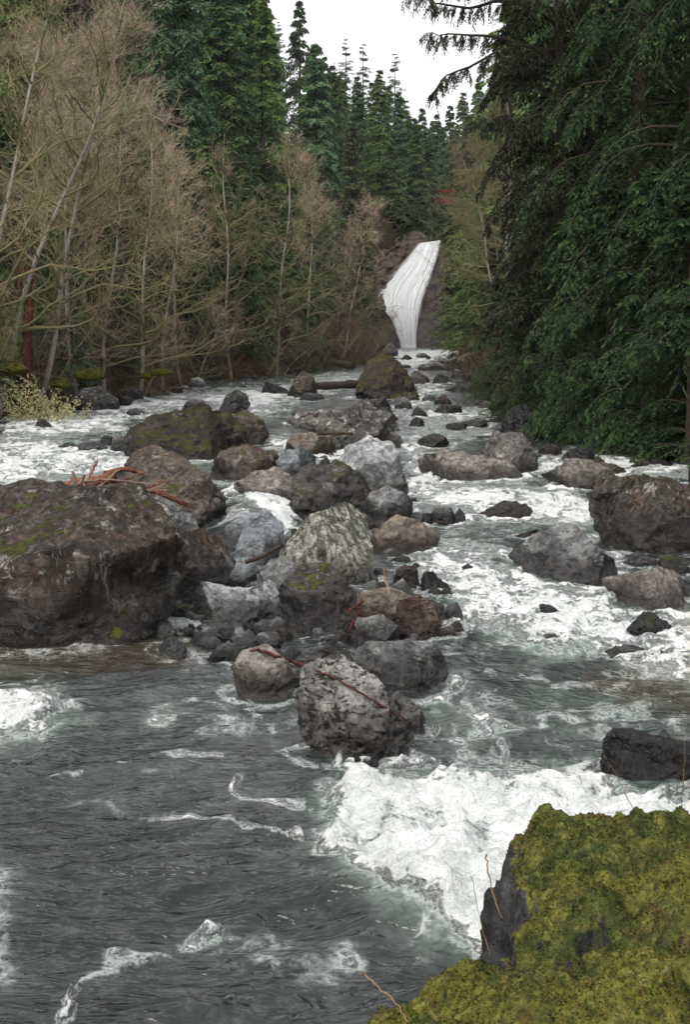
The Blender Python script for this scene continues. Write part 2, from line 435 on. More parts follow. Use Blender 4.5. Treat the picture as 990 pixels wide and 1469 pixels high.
# ------------------------------------------------------------------ rock materials
def rock_mat(name, c1, c2, lich=.3, moss=0.0, wet=.18, pits=.3, streak=0.0, mosscol=(.10, .115, .018), rough=.75, bs=1.0, pscale=5.0, pth=.58, srot=(.5, .5, 0)):
    m = NT(name)
    tc0 = m.n('ShaderNodeTexCoord').outputs['Object']
    rnd = m.n('ShaderNodeObjectInfo').outputs['Random']
    off = m.n('ShaderNodeCombineXYZ', {0: m.math('MULTIPLY', rnd, 37.0), 1: m.math('MULTIPLY', rnd, 91.0), 2: m.math('MULTIPLY', rnd, 13.0)}).outputs[0]
    tc = m.n('ShaderNodeVectorMath', {0: tc0, 1: off}, operation='ADD').outputs[0]
    n1 = m.noise(tc, 1.5, 8, .62, .4); n2 = m.noise(tc, 8, 8, .68); n3 = m.noise(tc, 34, 5, .65)
    n4 = m.noise(tc, 3.4, 8, .7, .6)
    c = m.mix(m.mr(n1, .36, .64), c1, c2)
    c = m.mix(m.mr(n2, .36, .66, .0, .9), c, m.mix(1.0, c, (.30, .29, .30), 'MULTIPLY'))
    if lich: c = m.mix(m.mr(n4, .56, .63, 0, lich), c, (.40, .40, .37))
    if streak:
        sv = m.noise(m.mapping(tc, (9, 9, 1.1), srot), 1.2, 6, .6, .3)
        c = m.mix(m.mr(sv, .45, .62, 0, streak), c, (.42, .42, .38))
    if pits:
        pv = m.noise(m.mapping(tc, (1, 1, 2.2), (.4, .2, 0)), pscale, 6, .66, .9)
        c = m.mix(m.mr(pv, pth, pth + .04, 0, pits), c, (.018, .016, .015))
    c = m.mix(m.mr(n3, .45, .66, 0, .6), c, m.mix(1.0, c, (1.9, 1.88, 1.8), 'MULTIPLY'))
    z = m.n('ShaderNodeSeparateXYZ', {0: tc0}).outputs[2]
    zz = m.math('MULTIPLY_ADD', m.math('SUBTRACT', n1, .5), .5, z)
    wt = m.mr(zz, wet * 1.0, wet * 2.6 + .08, 1, 0)
    c = m.mix(m.math('MULTIPLY', wt, .96), c, m.mix(1.0, c, (.16, .15, .145), 'MULTIPLY'))
    r = m.mr(wt, 0, 1, rough, .28, False)
    hh = m.math('MULTIPLY_ADD', n3, .25, n2)
    b = m.bump(n4, .6 * bs, .12); b = m.bump(hh, .75 * bs, .05, b)
    if pits: b = m.bump(m.mr(pv, pth - .02, pth + .05, 1, 0), .7, .035, b)
    if moss:
        nz = m.n('ShaderNodeSeparateXYZ', {0: m.n('ShaderNodeNewGeometry').outputs['Normal']}).outputs[2]
        mm = m.math('MULTIPLY_ADD', m.math('SUBTRACT', n4, .5), 1.6, nz)
        mm = m.math('MULTIPLY_ADD', m.math('SUBTRACT', n1, .5), 1.5, mm)
        mm = m.mr(mm, 1.02 - .75 * moss, 1.16 - .75 * moss)
        mc = m.mix(m.mr(n2, .35, .65), mosscol, tuple(v * .38 for v in mosscol))
        c = m.mix(mm, c, mc); r = m.mix(mm, r, (.95, .95, .95))
        b = m.bump(m.math('MULTIPLY', n3, mm), .9, .05, b)
    m.done(m.bsdf(c, r, b, .4))
    return m.m
RM = dict(
    blue=rock_mat('blue_grey_stone', (.105, .122, .135), (.25, .275, .295), .25, 0, .16, .3),
    pale=rock_mat('pale_grey_stone', (.24, .255, .27), (.43, .44, .445), .4, 0, .12, .4),
    hero=rock_mat('pitted_grey_stone', (.24, .24, .235), (.38, .375, .36), .35, 0, .26, 1.0, pscale=7.0, pth=.535),
    grey=rock_mat('grey_stone', (.10, .105, .11), (.23, .235, .235), .5, 0, .18, .5),
    dark=rock_mat('dark_stone', (.028, .026, .026), (.085, .078, .07), .35, .12, .25, .6),
    black=rock_mat('wet_black_stone', (.012, .011, .012), (.035, .032, .032), .12, 0, .5, .4, rough=.3),
    brown=rock_mat('brown_stone', (.045, .034, .027), (.14, .108, .082), .4, .1, .2, .5),
    giant=rock_mat('dark_brown_stone', (.014, .0095, .007), (.068, .041, .025), .6, .13, .35, .7, .12, pscale=3.0, pth=.53, srot=(.05, .05, 0)),
    tan=rock_mat('tan_stone', (.16, .125, .095), (.25, .205, .165), .25, 0, .12, .25),
    pink=rock_mat('pinkish_grey_stone', (.155, .14, .128), (.26, .235, .215), .4, 0, .14, .35),
    rust=rock_mat('rusty_stone', (.045, .022, .014), (.13, .072, .045), .2, 0, .16, .8),
    mossy=rock_mat('mossy_stone', (.024, .019, .016), (.075, .062, .048), .35, .74, .25, .6, mosscol=(.075, .072, .018)),
    mossgold=rock_mat('golden_moss_stone', (.032, .024, .018), (.09, .068, .048), .3, .62, .25, .6, mosscol=(.115, .10, .022)),
    stri=rock_mat('striated_stone', (.065, .07, .058), (.15, .15, .125), .45, .08, .16, .5, .75, srot=(.3, 1.05, .3)),
    speck=rock_mat('speckled_stone', (.085, .08, .076), (.16, .15, .14), .8, 0, .16, .7),
)
# ------------------------------------------------------------------ rock shapes
_ico = {}
def ico(n):
    if n not in _ico:
        bm = bmesh.new(); bmesh.ops.create_icosphere(bm, subdivisions=n, radius=1)
        V = np.array([v.co[:] for v in bm.verts]); Fc = np.array([[v.index for v in f.verts] for f in bm.faces])
        bm.free(); _ico[n] = (V, Fc)
    return _ico[n]
def cuts(V, rs, n, lo, hi, front=0.0, sy=1):
    """press flat facets into the surface"""
    for _ in range(n):
        nn = rs.normal(size=3); nn[1] -= front; nn[2] += .3; nn /= np.linalg.norm(nn)
        d = V @ nn; h = d.max() * rs.uniform(lo, hi)
        e = np.maximum(d - h, 0)
        V = V - nn[None] * (e * .97)[:, None]
    return V
def roughen(V, Nn, size, rs, amp=1.0):
    o = rs.uniform(0, 60, 3)
    q = V / size
    a = .065 * fbm(q[:, 0] * 1.3 + o[0], q[:, 1] * 1.3 + o[1], q[:, 2] * 1.3 + o[2], 3)
    b = .045 * (ridge(q[:, 0] * 2.4 + o[1], q[:, 1] * 2.4 + o[2], q[:, 2] * 3.2 + o[0], 3) - .8)
    c = .024 * fbm(q[:, 0] * 8 + o[2], q[:, 1] * 8 + o[0], q[:, 2] * 9, 4, .6)
    cr = ridge(q[:, 0] * 1.1 + o[2], q[:, 1] * 1.1 + o[1], q[:, 2] * 1.6 + o[0], 1)
    crack = -.03 * sstep(.93, 1.0, cr)
    return V + Nn * ((a + b + c + crack) * size * amp)[:, None]
def rock_random(seed, w, d, h, lod, round_=.5, amp=1.0, ncut=20):
    rs = np.random.RandomState(seed)
    S, Fc = ico(lod)
    V = S.copy()
    V = cuts(V, rs, ncut, .50 + .3 * round_, .92)
    e = V / np.abs(V).max(0)
    V = e * np.array([w / 2, d / 2, h])          # top at +h, bottom -h
    V = roughen(V, S, (w + h) / 3, rs, amp)
    V[:, 2] = np.where(V[:, 2] < 0, V[:, 2] * .6, V[:, 2])
    return V, Fc
def rock_outline(seed, pts, Y, w, depth, lod, amp=1.0, ncut=8, box=.75, bz=0.0, c0=None):
    """pts: outline in metres (x,z) round the rock's origin; gives a full body of the given depth"""
    rs = np.random.RandomState(seed)
    S, Fc = ico(lod)
    pts = np.array(pts); c = pts.mean(0) if c0 is None else c0
    th = np.arctan2(pts[:, 1] - c[1], pts[:, 0] - c[0]); r = np.hypot(pts[:, 0] - c[0], pts[:, 1] - c[1])
    # sample the polygon's edge along each bearing
    T = np.linspace(-np.pi, np.pi, 361); R = np.zeros(361)
    n = len(pts)
    for i, t in enumerate(T):
        dx, dz = math.cos(t), math.sin(t); best = 0
        for k in range(n):
            a = pts[k] - c; b = pts[(k + 1) % n] - c; e = b - a
            den = dx * e[1] - dz * e[0]
            if abs(den) < 1e-12: continue
            s = (a[0] * e[1] - a[1] * e[0]) / den; u = (a[0] * dz - a[1] * dx) / den
            if s > 0 and -1e-6 <= u <= 1 + 1e-6: best = max(best, s)
        R[i] = best
    ker = np.exp(-(np.arange(-5, 6) / 2.2) ** 2); ker /= ker.sum()
    R = np.convolve(np.concatenate([R[-6:-1], R, R[1:6]]), ker, 'same')[5:-5]
    R = R * 1.04
    m = np.hypot(S[:, 0], S[:, 2]); t = np.arctan2(S[:, 2], S[:, 0])
    rr = np.interp(t, T, R) * m ** box
    V = np.stack([rr * np.cos(t), S[:, 1] * depth / 2 * (1 + .12 * np.sin(3 * t + seed)), rr * np.sin(t)], -1)
    # lean the upper back away so that a top surface shows
    V[:, 1] += V[:, 2] * .25
    for _ in range(ncut + 5):          # flat faces pressed into the side towards the water
        nn = rs.normal(size=3); nn[1] = -abs(nn[1]) - .45; nn /= np.linalg.norm(nn)
        d = V @ nn; h = d.max() * rs.uniform(.42, .82); e = np.maximum(d - h, 0)
        V[:, 1] += np.minimum(e / -nn[1], depth * .6) * sstep(-.55, .15, V[:, 2] / max(abs(V[:, 2]).max(), .01) + .15)
    V = roughen(V, S, (w + r.mean() * 2) / 3, rs, amp * .75)
    V[:, 0] += c[0]; V[:, 2] += c[1]
    return V, Fc

ROCK_OBJS = {}
def put_rock(name, label, x, y, z, V, Fc, mat, cat='boulder', group=None, rot=0, moss_part=False):
    me = mk_mesh(name, V, [Fc], RM[mat])
    o = link(name, me, (x, y, z), (0, 0, rot))
    tag(o, label, cat, group)
    return o

def outline_rock(name, label, pts, mat, seed, base=None, depth=1.0, sink=.35, amp=1.0, box=.75, cat='boulder', ncut=8, collar=1.0, lod=None):
    pts = np.array(pts, float)
    base = base or pts[:, 1].max()
    cx = (pts[:, 0].min() + pts[:, 0].max()) / 2
    q = on_water(cx, base)
    wpx = pts[:, 0].max() - pts[:, 0].min()
    w = wpx * q[1] / F; D = w * .8 * depth
    Yc = q[1] + D * .36
    m = [at(a, b, Yc if b < base - 4 else Yc) for a, b in pts]
    pp = np.array([(v[0], v[2]) for v in m])
    zw = float(zb(Yc))
    # push the foot of the outline below the water
    low = pp[:, 1] < zw + .10 * (pp[:, 1].max() - zw)
    pp[low, 1] = np.minimum(pp[low, 1], zw) - sink * w * .5
    ox = pp[:, 0].mean()
    pp[:, 0] -= ox; pp[:, 1] -= zw
    lod = lod or (7 if wpx > 120 else 6 if wpx > 45 else 5)
    V, Fc = rock_outline(seed, pp, Yc, w, D, lod, amp, ncut, box)
    o = put_rock(name, label, ox, Yc, zw, V, Fc, mat, cat)
    ROCKS.append((ox, Yc, w / 2, D / 2, collar))
    return o

def box_rock(name, label, bb, mat, seed, base=None, depth=.9, round_=.5, amp=1.0, cat=None, collar=1.0, yaw=None, lift=0.0, group=None, lod=None):
    x0, y0, x1, y1 = bb
    base = base or y1
    q = on_water((x0 + x1) / 2, base)
    w = (x1 - x0) * q[1] / F * 1.04; D = w * depth
    Yc = q[1] + D * .4
    top = at((x0 + x1) / 2, y0, Yc)[2]
    zw = float(zb(Yc)) + lift
    h = max(top - zw, .12 * w)
    cx = at((x0 + x1) / 2, base, Yc)[0]
    wpx = x1 - x0
    lod = lod or (7 if wpx > 120 else 6 if wpx > 40 else 5 if wpx > 14 else 4)
    V, Fc = rock_random(seed, w, D, h, lod, round_, amp)
    rs = random.Random(seed)
    o = put_rock(name, label, cx, Yc, zw, V, Fc, mat, cat or ('boulder' if wpx > 45 else 'rock'), group, 0)
    ROCKS.append((cx, Yc, w / 2, D / 2, collar))
    return o
# ------------------------------------------------------------------ the boulders, one by one
OUT = [
 ('boulder','dark brown sloping boulder joined against the right side of the huge dark boulder',[(222,790),(250,768),(285,766),(318,788),(333,815),(318,842),(280,862),(240,872),(222,850)],'giant',61,dict(base=868)),
 ('boulder','huge dark brown boulder with moss patches on its flat top in front of the driftwood',[(-150,745),(-60,722),(10,712),(40,706),(110,714),(185,714),(212,745),(240,775),(250,820),(238,870),(210,908),(160,918),(60,925),(-60,930),(-160,925)],'giant',51,dict(base=922,depth=.62,ncut=1,box=.35,sink=.12)),
 ('boulder','long grey brown slab with mossy rim between the huge dark boulder and the small cascade',[(158,690),(180,658),(215,650),(262,663),(300,688),(320,718),(329,752),(318,766),(260,772),(170,760)],'brown',2,dict(base=765,depth=.7)),
 ('boulder','mossy domed dark boulder standing in the rapids upstream of the driftwood pile',[(173,655),(180,626),(222,598),(282,584),(325,603),(345,622),(350,650),(320,664),(240,664)],'mossy',4,dict(base=662,depth=.8)),
 ('boulder','round grey brown boulder touching the right side of the mossy domed boulder',[(322,600),(352,591),(378,603),(384,626),(370,638),(335,638)],'brown',5,{}),
 ('boulder','low brown boulder with smooth top right above the small cascade',[(302,675),(315,651),(350,642),(390,652),(402,672),(390,692),(340,694),(306,692)],'brown',6,dict(base=692)),
 ('boulder','rounded pale blue boulder between the brown boulder and the dark lumpy boulder',[(396,662),(410,648),(435,645),(451,660),(448,682),(415,688),(398,678)],'blue',7,{}),
 ('boulder','smooth tan boulder with a white chute of water on its right side',[(408,643),(420,626),(450,621),(477,632),(481,650),(455,656),(415,652)],'tan',8,dict(box=.6)),
 ('boulder','flat wet tan slab beside the small cascade with a dark underside',[(335,697),(360,680),(392,673),(424,694),(424,730),(398,738),(380,716),(340,706)],'pink',9,dict(base=735,depth=.9,ncut=10)),
 ('boulder','black lumpy boulder with pale flecks in the middle of the rock pile',[(423,735),(421,692),(438,673),(478,667),(515,680),(521,722),(512,748),(470,752),(433,748)],'dark',10,dict(amp=1.5)),
 ('boulder','tall pale rock with a dark hollow face rising out of the white chute',[(478,680),(500,645),(530,628),(562,636),(576,657),(584,692),(545,702),(500,696)],'pale',11,dict(base=700,ncut=10)),
 ('boulder','broad speckled brown slab lying upstream of the tall pale rock',[(405,610),(425,592),(460,592),(500,588),(528,574),(560,598),(576,620),(576,640),(545,650),(490,650),(440,622)],'speck',12,dict(base=648,depth=.6,amp=1.4)),
 ('boulder','boulder with grey top and black front overlapping the tall pale rock',[(505,690),(525,670),(555,667),(580,684),(586,706),(560,716),(515,712)],'grey',13,dict(base=714)),
 ('boulder','rounded grey brown boulder to the right of the black lumpy boulder',[(514,745),(530,712),(555,700),(585,713),(592,738),(570,754),(528,758)],'grey',14,dict(box=.65)),
 ('boulder','large greenish grey boulder with slanting pale streaks at the centre of the rock pile',[(398,808),(420,768),(450,742),(490,736),(527,754),(534,800),(525,832),(450,840),(402,830)],'stri',15,dict(base=838,ncut=14,depth=.8)),
 ('boulder','flat cracked tan slab on the right edge of the rock pile by the open water',[(527,770),(570,742),(600,750),(632,775),(612,792),(560,802),(538,808),(527,795)],'tan',16,dict(base=800,ncut=14,amp=.6)),
 ('boulder','smooth blue grey wedge at the foot of the small cascade',[(303,775),(345,742),(373,739),(370,762),(342,788),(312,785)],'blue',17,dict(amp=.6,ncut=12)),
 ('boulder','dark blue boulder with a pale ridge just right of the smooth blue grey wedge',[(330,808),(345,768),(376,751),(402,764),(406,797),(386,812),(348,818)],'blue',18,dict(base=815,ncut=12)),
 ('boulder','angular blue grey block tucked against the right end of the huge dark boulder',[(312,832),(335,805),(360,804),(371,826),(356,847),(325,848)],'blue',19,dict(ncut=14,amp=.6)),
 ('boulder','long pale grey boulder lying in front of the angular blue grey block',[(275,856),(288,838),(330,848),(380,843),(402,860),(403,884),(370,901),(310,897),(278,880)],'pale',20,dict(base=898,amp=1.1)),
 ('boulder','dark round pitted boulder with a black underside in the front of the rock pile',[(398,884),(402,848),(425,822),(460,814),(486,830),(510,858),(513,892),(480,910),(420,906)],'dark',21,dict(amp=1.25,box=.6)),
 ('boulder','cracked grey boulder between the angular blue block and the dark round pitted boulder',[(366,835),(385,812),(415,808),(430,828),(420,860),(390,868),(370,858)],'grey',22,{}),
 ('boulder','tan flat sided slab with red twigs against it right of the dark round boulder',[(505,880),(520,852),(560,846),(590,858),(592,888),(560,900),(515,900)],'tan',23,dict(amp=.6)),
 ('boulder','rust brown crumpled boulder beside the tan flat sided slab',[(568,905),(575,868),(600,858),(625,872),(632,900),(618,922),(585,927)],'rust',24,dict(amp=1.6,ncut=14)),
 ('boulder','rounded grey boulder with a pale top in front of the rust brown boulder',[(502,915),(515,892),(545,885),(568,900),(572,920),(550,934),(515,936)],'grey',25,{}),
 ('boulder','big oval grey boulder with dark blotches and a black foot behind the pitted front boulder',[(508,948),(530,929),(580,924),(625,931),(643,960),(638,985),(602,1003),(560,1000),(525,975)],'grey',26,dict(box=.55,base=1000)),
 ('boulder','tall pitted pale grey boulder with a long red branch lying across it',[(426,1020),(436,985),(462,960),(488,952),(512,962),(560,1000),(606,1040),(612,1056),(594,1068),(568,1096),(540,1110),(490,1098),(450,1070),(428,1046)],'hero',27,dict(base=1100,ncut=12,depth=.5,sink=.2)),
 ('boulder','flat brown and grey boulder at the left end of the red branch',[(330,962),(345,940),(380,934),(412,955),(422,985),(402,1002),(355,1002),(338,985)],'pink',28,dict(ncut=14,amp=.7)),
 ('boulder','long low rounded tan boulder with water washing round it in the right channel',[(607,670),(640,650),(695,655),(740,670),(755,688),(700,692),(630,685)],'pink',29,dict(box=.6,depth=.6)),
 ('boulder','upright speckled boulder at the right bank below the dark cedars',[(697,648),(712,622),(750,624),(772,655),(770,678),(725,682),(700,672)],'speck',30,{}),
 ('boulder','triangular tan boulder near the right bank beside a pale round stone',[(790,690),(815,660),(850,662),(885,680),(892,698),(830,704)],'pink',31,{}),
 ('boulder','massive block with black wet face and mossy pale top at the right edge',[(862,740),(866,722),(890,694),(930,684),(990,698),(1070,700),(1110,740),(1100,800),(960,798),(900,786),(870,765)],'giant',34,dict(base=792,depth=.75,ncut=8,box=.55)),
 ('boulder','pale triangular boulder with a deep crack in the right rapids',[(745,812),(770,785),(790,768),(830,756),(855,785),(890,812),(880,835),(800,842)],'grey',37,dict(base=836,ncut=14)),
 ('boulder','smooth pinkish grey boulder with fine cracks at the right edge above the rapids',[(878,845),(910,828),(950,819),(990,835),(1010,870),(970,890),(920,874),(888,862)],'pink',39,dict(base=884,amp=.6)),
 ('boulder','wet black jagged boulder behind the mossy foreground boulder at the right edge',[(868,1098),(874,1074),(892,1060),(925,1064),(965,1074),(1040,1082),(1080,1150),(1000,1165),(900,1150),(872,1130)],'black',41,dict(base=1135,amp=1.0,ncut=2,box=.5)),
 ('boulder','tall pyramid boulder with golden moss on its peak, upstream in mid river',[(505,570),(515,545),(532,518),(550,509),(575,524),(592,548),(612,568),(590,578),(530,576)],'mossgold',44,dict(base=574,amp=1.2)),
 ('boulder','brown upright boulder near the dark log upstream',[(413,566),(422,545),(435,532),(450,543),(456,566),(440,572)],'brown',45,{}),
 ('boulder','speckled grey slab at the foot of the left bank',[(98,578),(112,560),(140,556),(165,572),(172,584),(140,590),(105,588)],'speck',49,{}),
 ('boulder','dark peaked boulder with a smooth grey stone in front, upstream of the mossy dome',[(308,592),(325,568),(338,560),(352,568),(357,582),(340,592)],'dark',48,{}),
 ('boulder','grey lumpy boulder joined to the right end of the huge dark boulder below the driftwood',[(185,738),(200,712),(240,722),(272,742),(288,766),(270,785),(215,780)],'grey',3,dict(base=790,amp=1.3,depth=.6)),
]
BOX = [
 ('smooth grey stone resting before the dark peaked boulder in the left channel',(312,575,346,592),'grey',{}),
 ('pale blue stone at the waterline under the bare alders on the left bank',(270,539,299,557),'pale',{}),
 ('brown pointed stone alone in the white water at the far left',(44,601,76,618),'brown',{}),
 ('low washed stone just left of the grey pair beside the mossy dome',(78,632,118,646),'grey',{}),
 ('flat blue grey stone awash between the low stone and the grey pair',(106,633,152,648),'blue',{}),
 ('small brown stone, left one of the pair beside the mossy domed boulder',(138,614,168,640),'dark',{}),
 ('small grey stone, right one of the pair touching the mossy domed boulder',(155,622,184,648),'grey',{}),
 ('flat stone awash between the left bank slab and the mossy dome',(180,586,212,599),'blue',{}),
 ('low dark rock left of the brown upright boulder upstream',(372,545,416,567),'dark',{}),
 ('flat grey stone at the foot of the brown upright boulder',(428,561,466,575),'grey',{}),
 ('brown stone at the left tip of the broad speckled slab',(412,588,440,607),'brown',{}),
 ('washed grey rock under the surface left of the dark peaked boulder',(262,572,300,590),'grey',{}),
 ('dark rock nearest the foot of the golden moss pyramid on its left',(530,568,562,588),'dark',{}),
 ('long dark rock below the golden moss pyramid',(534,582,566,598),'black',{}),
 ('pale wet stone left of the round black rock in mid river',(540,590,572,604),'pale',{}),
 ('round mossy black rock in mid river below the golden moss pyramid',(588,584,616,600),'dark',{}),
 ('little pointed dark rock standing in the smooth water of the right channel',(586,597,608,613),'black',{}),
 ('brown rock right of the foot of the golden moss pyramid',(568,556,602,578),'brown',{}),
 ('grey rock in the upstream jumble behind the round mossy black rock',(560,565,592,588),'grey',{}),
 ('large black rock leaning on the right side of the upstream jumble',(622,572,664,594),'black',{}),
 ('reddish brown rock on top of the upstream jumble',(622,562,648,580),'rust',{}),
 ('blue stone between the reddish brown rock and the brown pyramid foot',(604,562,630,578),'blue',{}),
 ('pale domed rock in front of the waterfall pool',(600,516,640,532),'pink',{}),
 ('dark block right of the pale domed rock below the waterfall',(620,532,650,552),'dark',{}),
 ('green brown rock left of the dark block below the waterfall',(588,532,622,552),'brown',{}),
 ('left dark stone in the white pool under the waterfall',(573,507,592,517),'dark',{}),
 ('right dark stone in the white pool under the waterfall',(594,506,618,516),'grey',{}),
 ('small grey stone left of the pale domed rock below the waterfall',(572,520,590,530),'grey',{}),
 ('grey rock at the left foot of the waterfall',(545,492,572,512),'grey',{}),
 ('flat pink stone downstream of the dark block below the waterfall',(632,548,664,562),'pink',{}),
 ('rock with a curl of water over it in the right channel',(600,622,648,642),'brown',{}),
 ('brown washed rock upstream of the long low tan boulder',(640,604,672,616),'dark',{}),
 ('large dark rock half buried under the lowest cedar boughs',(705,580,770,625),'black',{}),
 ('flat grey rock where the small side channel meets the right bank',(655,598,700,612),'grey',{}),
 ('black rounded boulder under the dark cedars by the triangular tan boulder',(803,636,856,666),'black',{}),
 ('pale round stone right of the triangular tan boulder',(856,657,899,682),'tan',{}),
 ('brown stone behind the pale round stone',(845,652,868,668),'brown',{}),
 ('brown stones edge rock between the side pool and the right bank',(770,636,806,652),'brown',{}),
 ('low brown wet rock in the middle of the right channel',(678,718,766,746),'brown',dict(depth=.5)),
 ('grey round stone at the right of the rock pile by the open channel',(617,725,656,752),'grey',{}),
 ('smaller dark stone touching the grey round stone on its right',(645,727,670,750),'blue',{}),
 ('flat dark stone left of the grey round stone',(594,735,622,750),'black',{}),
 ('upper of two black stones left of the cracked triangular boulder',(740,758,777,776),'black',{}),
 ('lower of two black stones left of the cracked triangular boulder',(730,775,770,802),'black',{}),
 ('rounded dark stone under the massive block at the right edge',(940,788,990,825),'dark',{}),
 ('grey stone between the cracked triangular boulder and the massive block',(895,788,940,815),'grey',{}),
 ('wet dark rock with water streaming off it in the right rapids',(898,874,970,907),'dark',dict(amp=1.5)),
 ('small black stone in the white rapids below the cracked boulder',(768,865,802,883),'black',{}),
 ('pointed pale stone awash in the right rapids',(774,905,806,925),'pink',{}),
 ('low stone barely above the rapids near the right edge',(862,925,930,946),'grey',dict(depth=.5)),
 ('small brown stone awash near the top of the right rapids',(655,808,692,824),'brown',{}),
 ('round stone with water sheeting over it at the right edge of the rapids',(945,930,968,948),'grey',{}),
 ('small blue stone on the wet black jagged boulder',(934,1046,968,1066),'blue',dict(base=1092,lift=.12)),
 ('pale flat ledge behind the wet black jagged boulder',(945,1066,1010,1096),'pale',{}),
 ('reddish black stone right of the big greenish boulder near the rapids',(562,806,602,832),'rust',dict(base=845)),
 ('black flat stone pointing into the rapids right of the reddish black stone',(597,820,648,848),'black',dict(base=850)),
 ('pale blue oval stone under the reddish black stone',(555,828,601,857),'pale',dict(base=862)),
 ('small pale stone left of the pale blue oval stone',(520,826,545,848),'pale',dict(base=850)),
 ('rounded grey boulder on the right flank of the pile above the open water',(595,850,640,895),'grey',{}),
 ('dark blue stone on the outer right flank of the pile',(632,858,664,890),'blue',{}),
 ('small dark stone at the lowest right tip of the pile',(640,886,670,908),'dark',{}),
 ('tan rock at the right foot of the rust brown boulder',(628,900,656,922),'tan',{}),
 ('round greenish stone leaning on the big greenish boulder',(485,800,532,836),'stri',dict(base=842)),
 ('small dark stone between the grey boulder and the black lumpy boulder',(515,745,545,762),'dark',{}),
 ('brown stone at the foot of the tall pale rock',(560,706,592,726),'grey',dict(base=735)),
 ('small pink stone at the left end of the long pale grey boulder',(262,830,296,858),'tan',dict(base=866)),
 ('dark stone under the huge boulder beside the small pink stone',(236,862,282,892),'dark',{}),
 ('pink slab behind the long pale grey boulder',(340,842,385,862),'pink',dict(base=872)),
 ('flat pale stone awash in front of the huge dark boulder',(205,892,255,914),'blue',dict(depth=.6)),
 ('wet blue stone awash left of the flat brown and grey boulder',(220,914,268,942),'blue',dict(depth=.6)),
 ('small grey stone awash below the long pale grey boulder',(302,896,342,914),'grey',{}),
 ('pointed blue stone behind the flat brown and grey boulder',(335,897,388,938),'blue',{}),
 ('dark little stone left of the pointed blue stone',(322,930,356,950),'dark',{}),
 ('black stone above the middle of the red branch',(405,928,436,946),'black',{}),
 ('pale stone between the black stone and the pitted front boulder',(420,932,468,956),'pale',{}),
 ('flat grey stone left of the big oval grey boulder',(455,925,520,960),'grey',dict(base=962)),
 ('low brown stone left of the pitted front boulder',(418,952,450,974),'brown',{}),
 ('brown flat rock under the rounded grey boulder with the pale top',(470,905,510,930),'brown',{}),
 ('orange brown mossy rock attached behind the right tip of the pitted front boulder',(575,1010,612,1048),'rust',dict(base=1052)),
 ('black wet rock at the downstream foot of the pitted front boulder',(500,1078,560,1110),'black',dict(base=1112)),
 ('dark rock at the left bank right of the speckled slab',(165,545,205,575),'dark',{}),
 ('black rock on the left bank below the yellow moss mound',(228,538,262,556),'black',{}),
 ('brown rubble rock at the far left of the left bank',(8,572,48,594),'brown',{}),
 ('grey rubble rock at the left bank nearest the far left rubble',(46,568,84,592),'grey',{}),
 ('small pale rock at the left bank right of the grey rubble rock',(80,576,104,588),'pink',{}),
 ('black rock between the golden moss pyramid and the left log jam',(470,512,500,526),'dark',{}),
 ('mossy mound rock at the tip of the left bank below the waterfall',(512,512,536,524),'mossgold',{}),
 ('rock shelf at the left foot of the falls beside the pool',(536,500,560,520),'brown',{}),
 ('brown broken rock on the right bank beside the falls pool',(655,505,690,530),'brown',{}),
 ('pinkish rock half hidden in boughs on the right bank below the falls',(680,520,705,536),'pink',{}),
 ('long dark rock awash along the right bank far below the cedars',(900,655,985,672),'dark',dict(depth=.4)),
 ('mossy brown rock on the bank beyond the massive block',(985,660,1040,700),'mossy',{}),
]
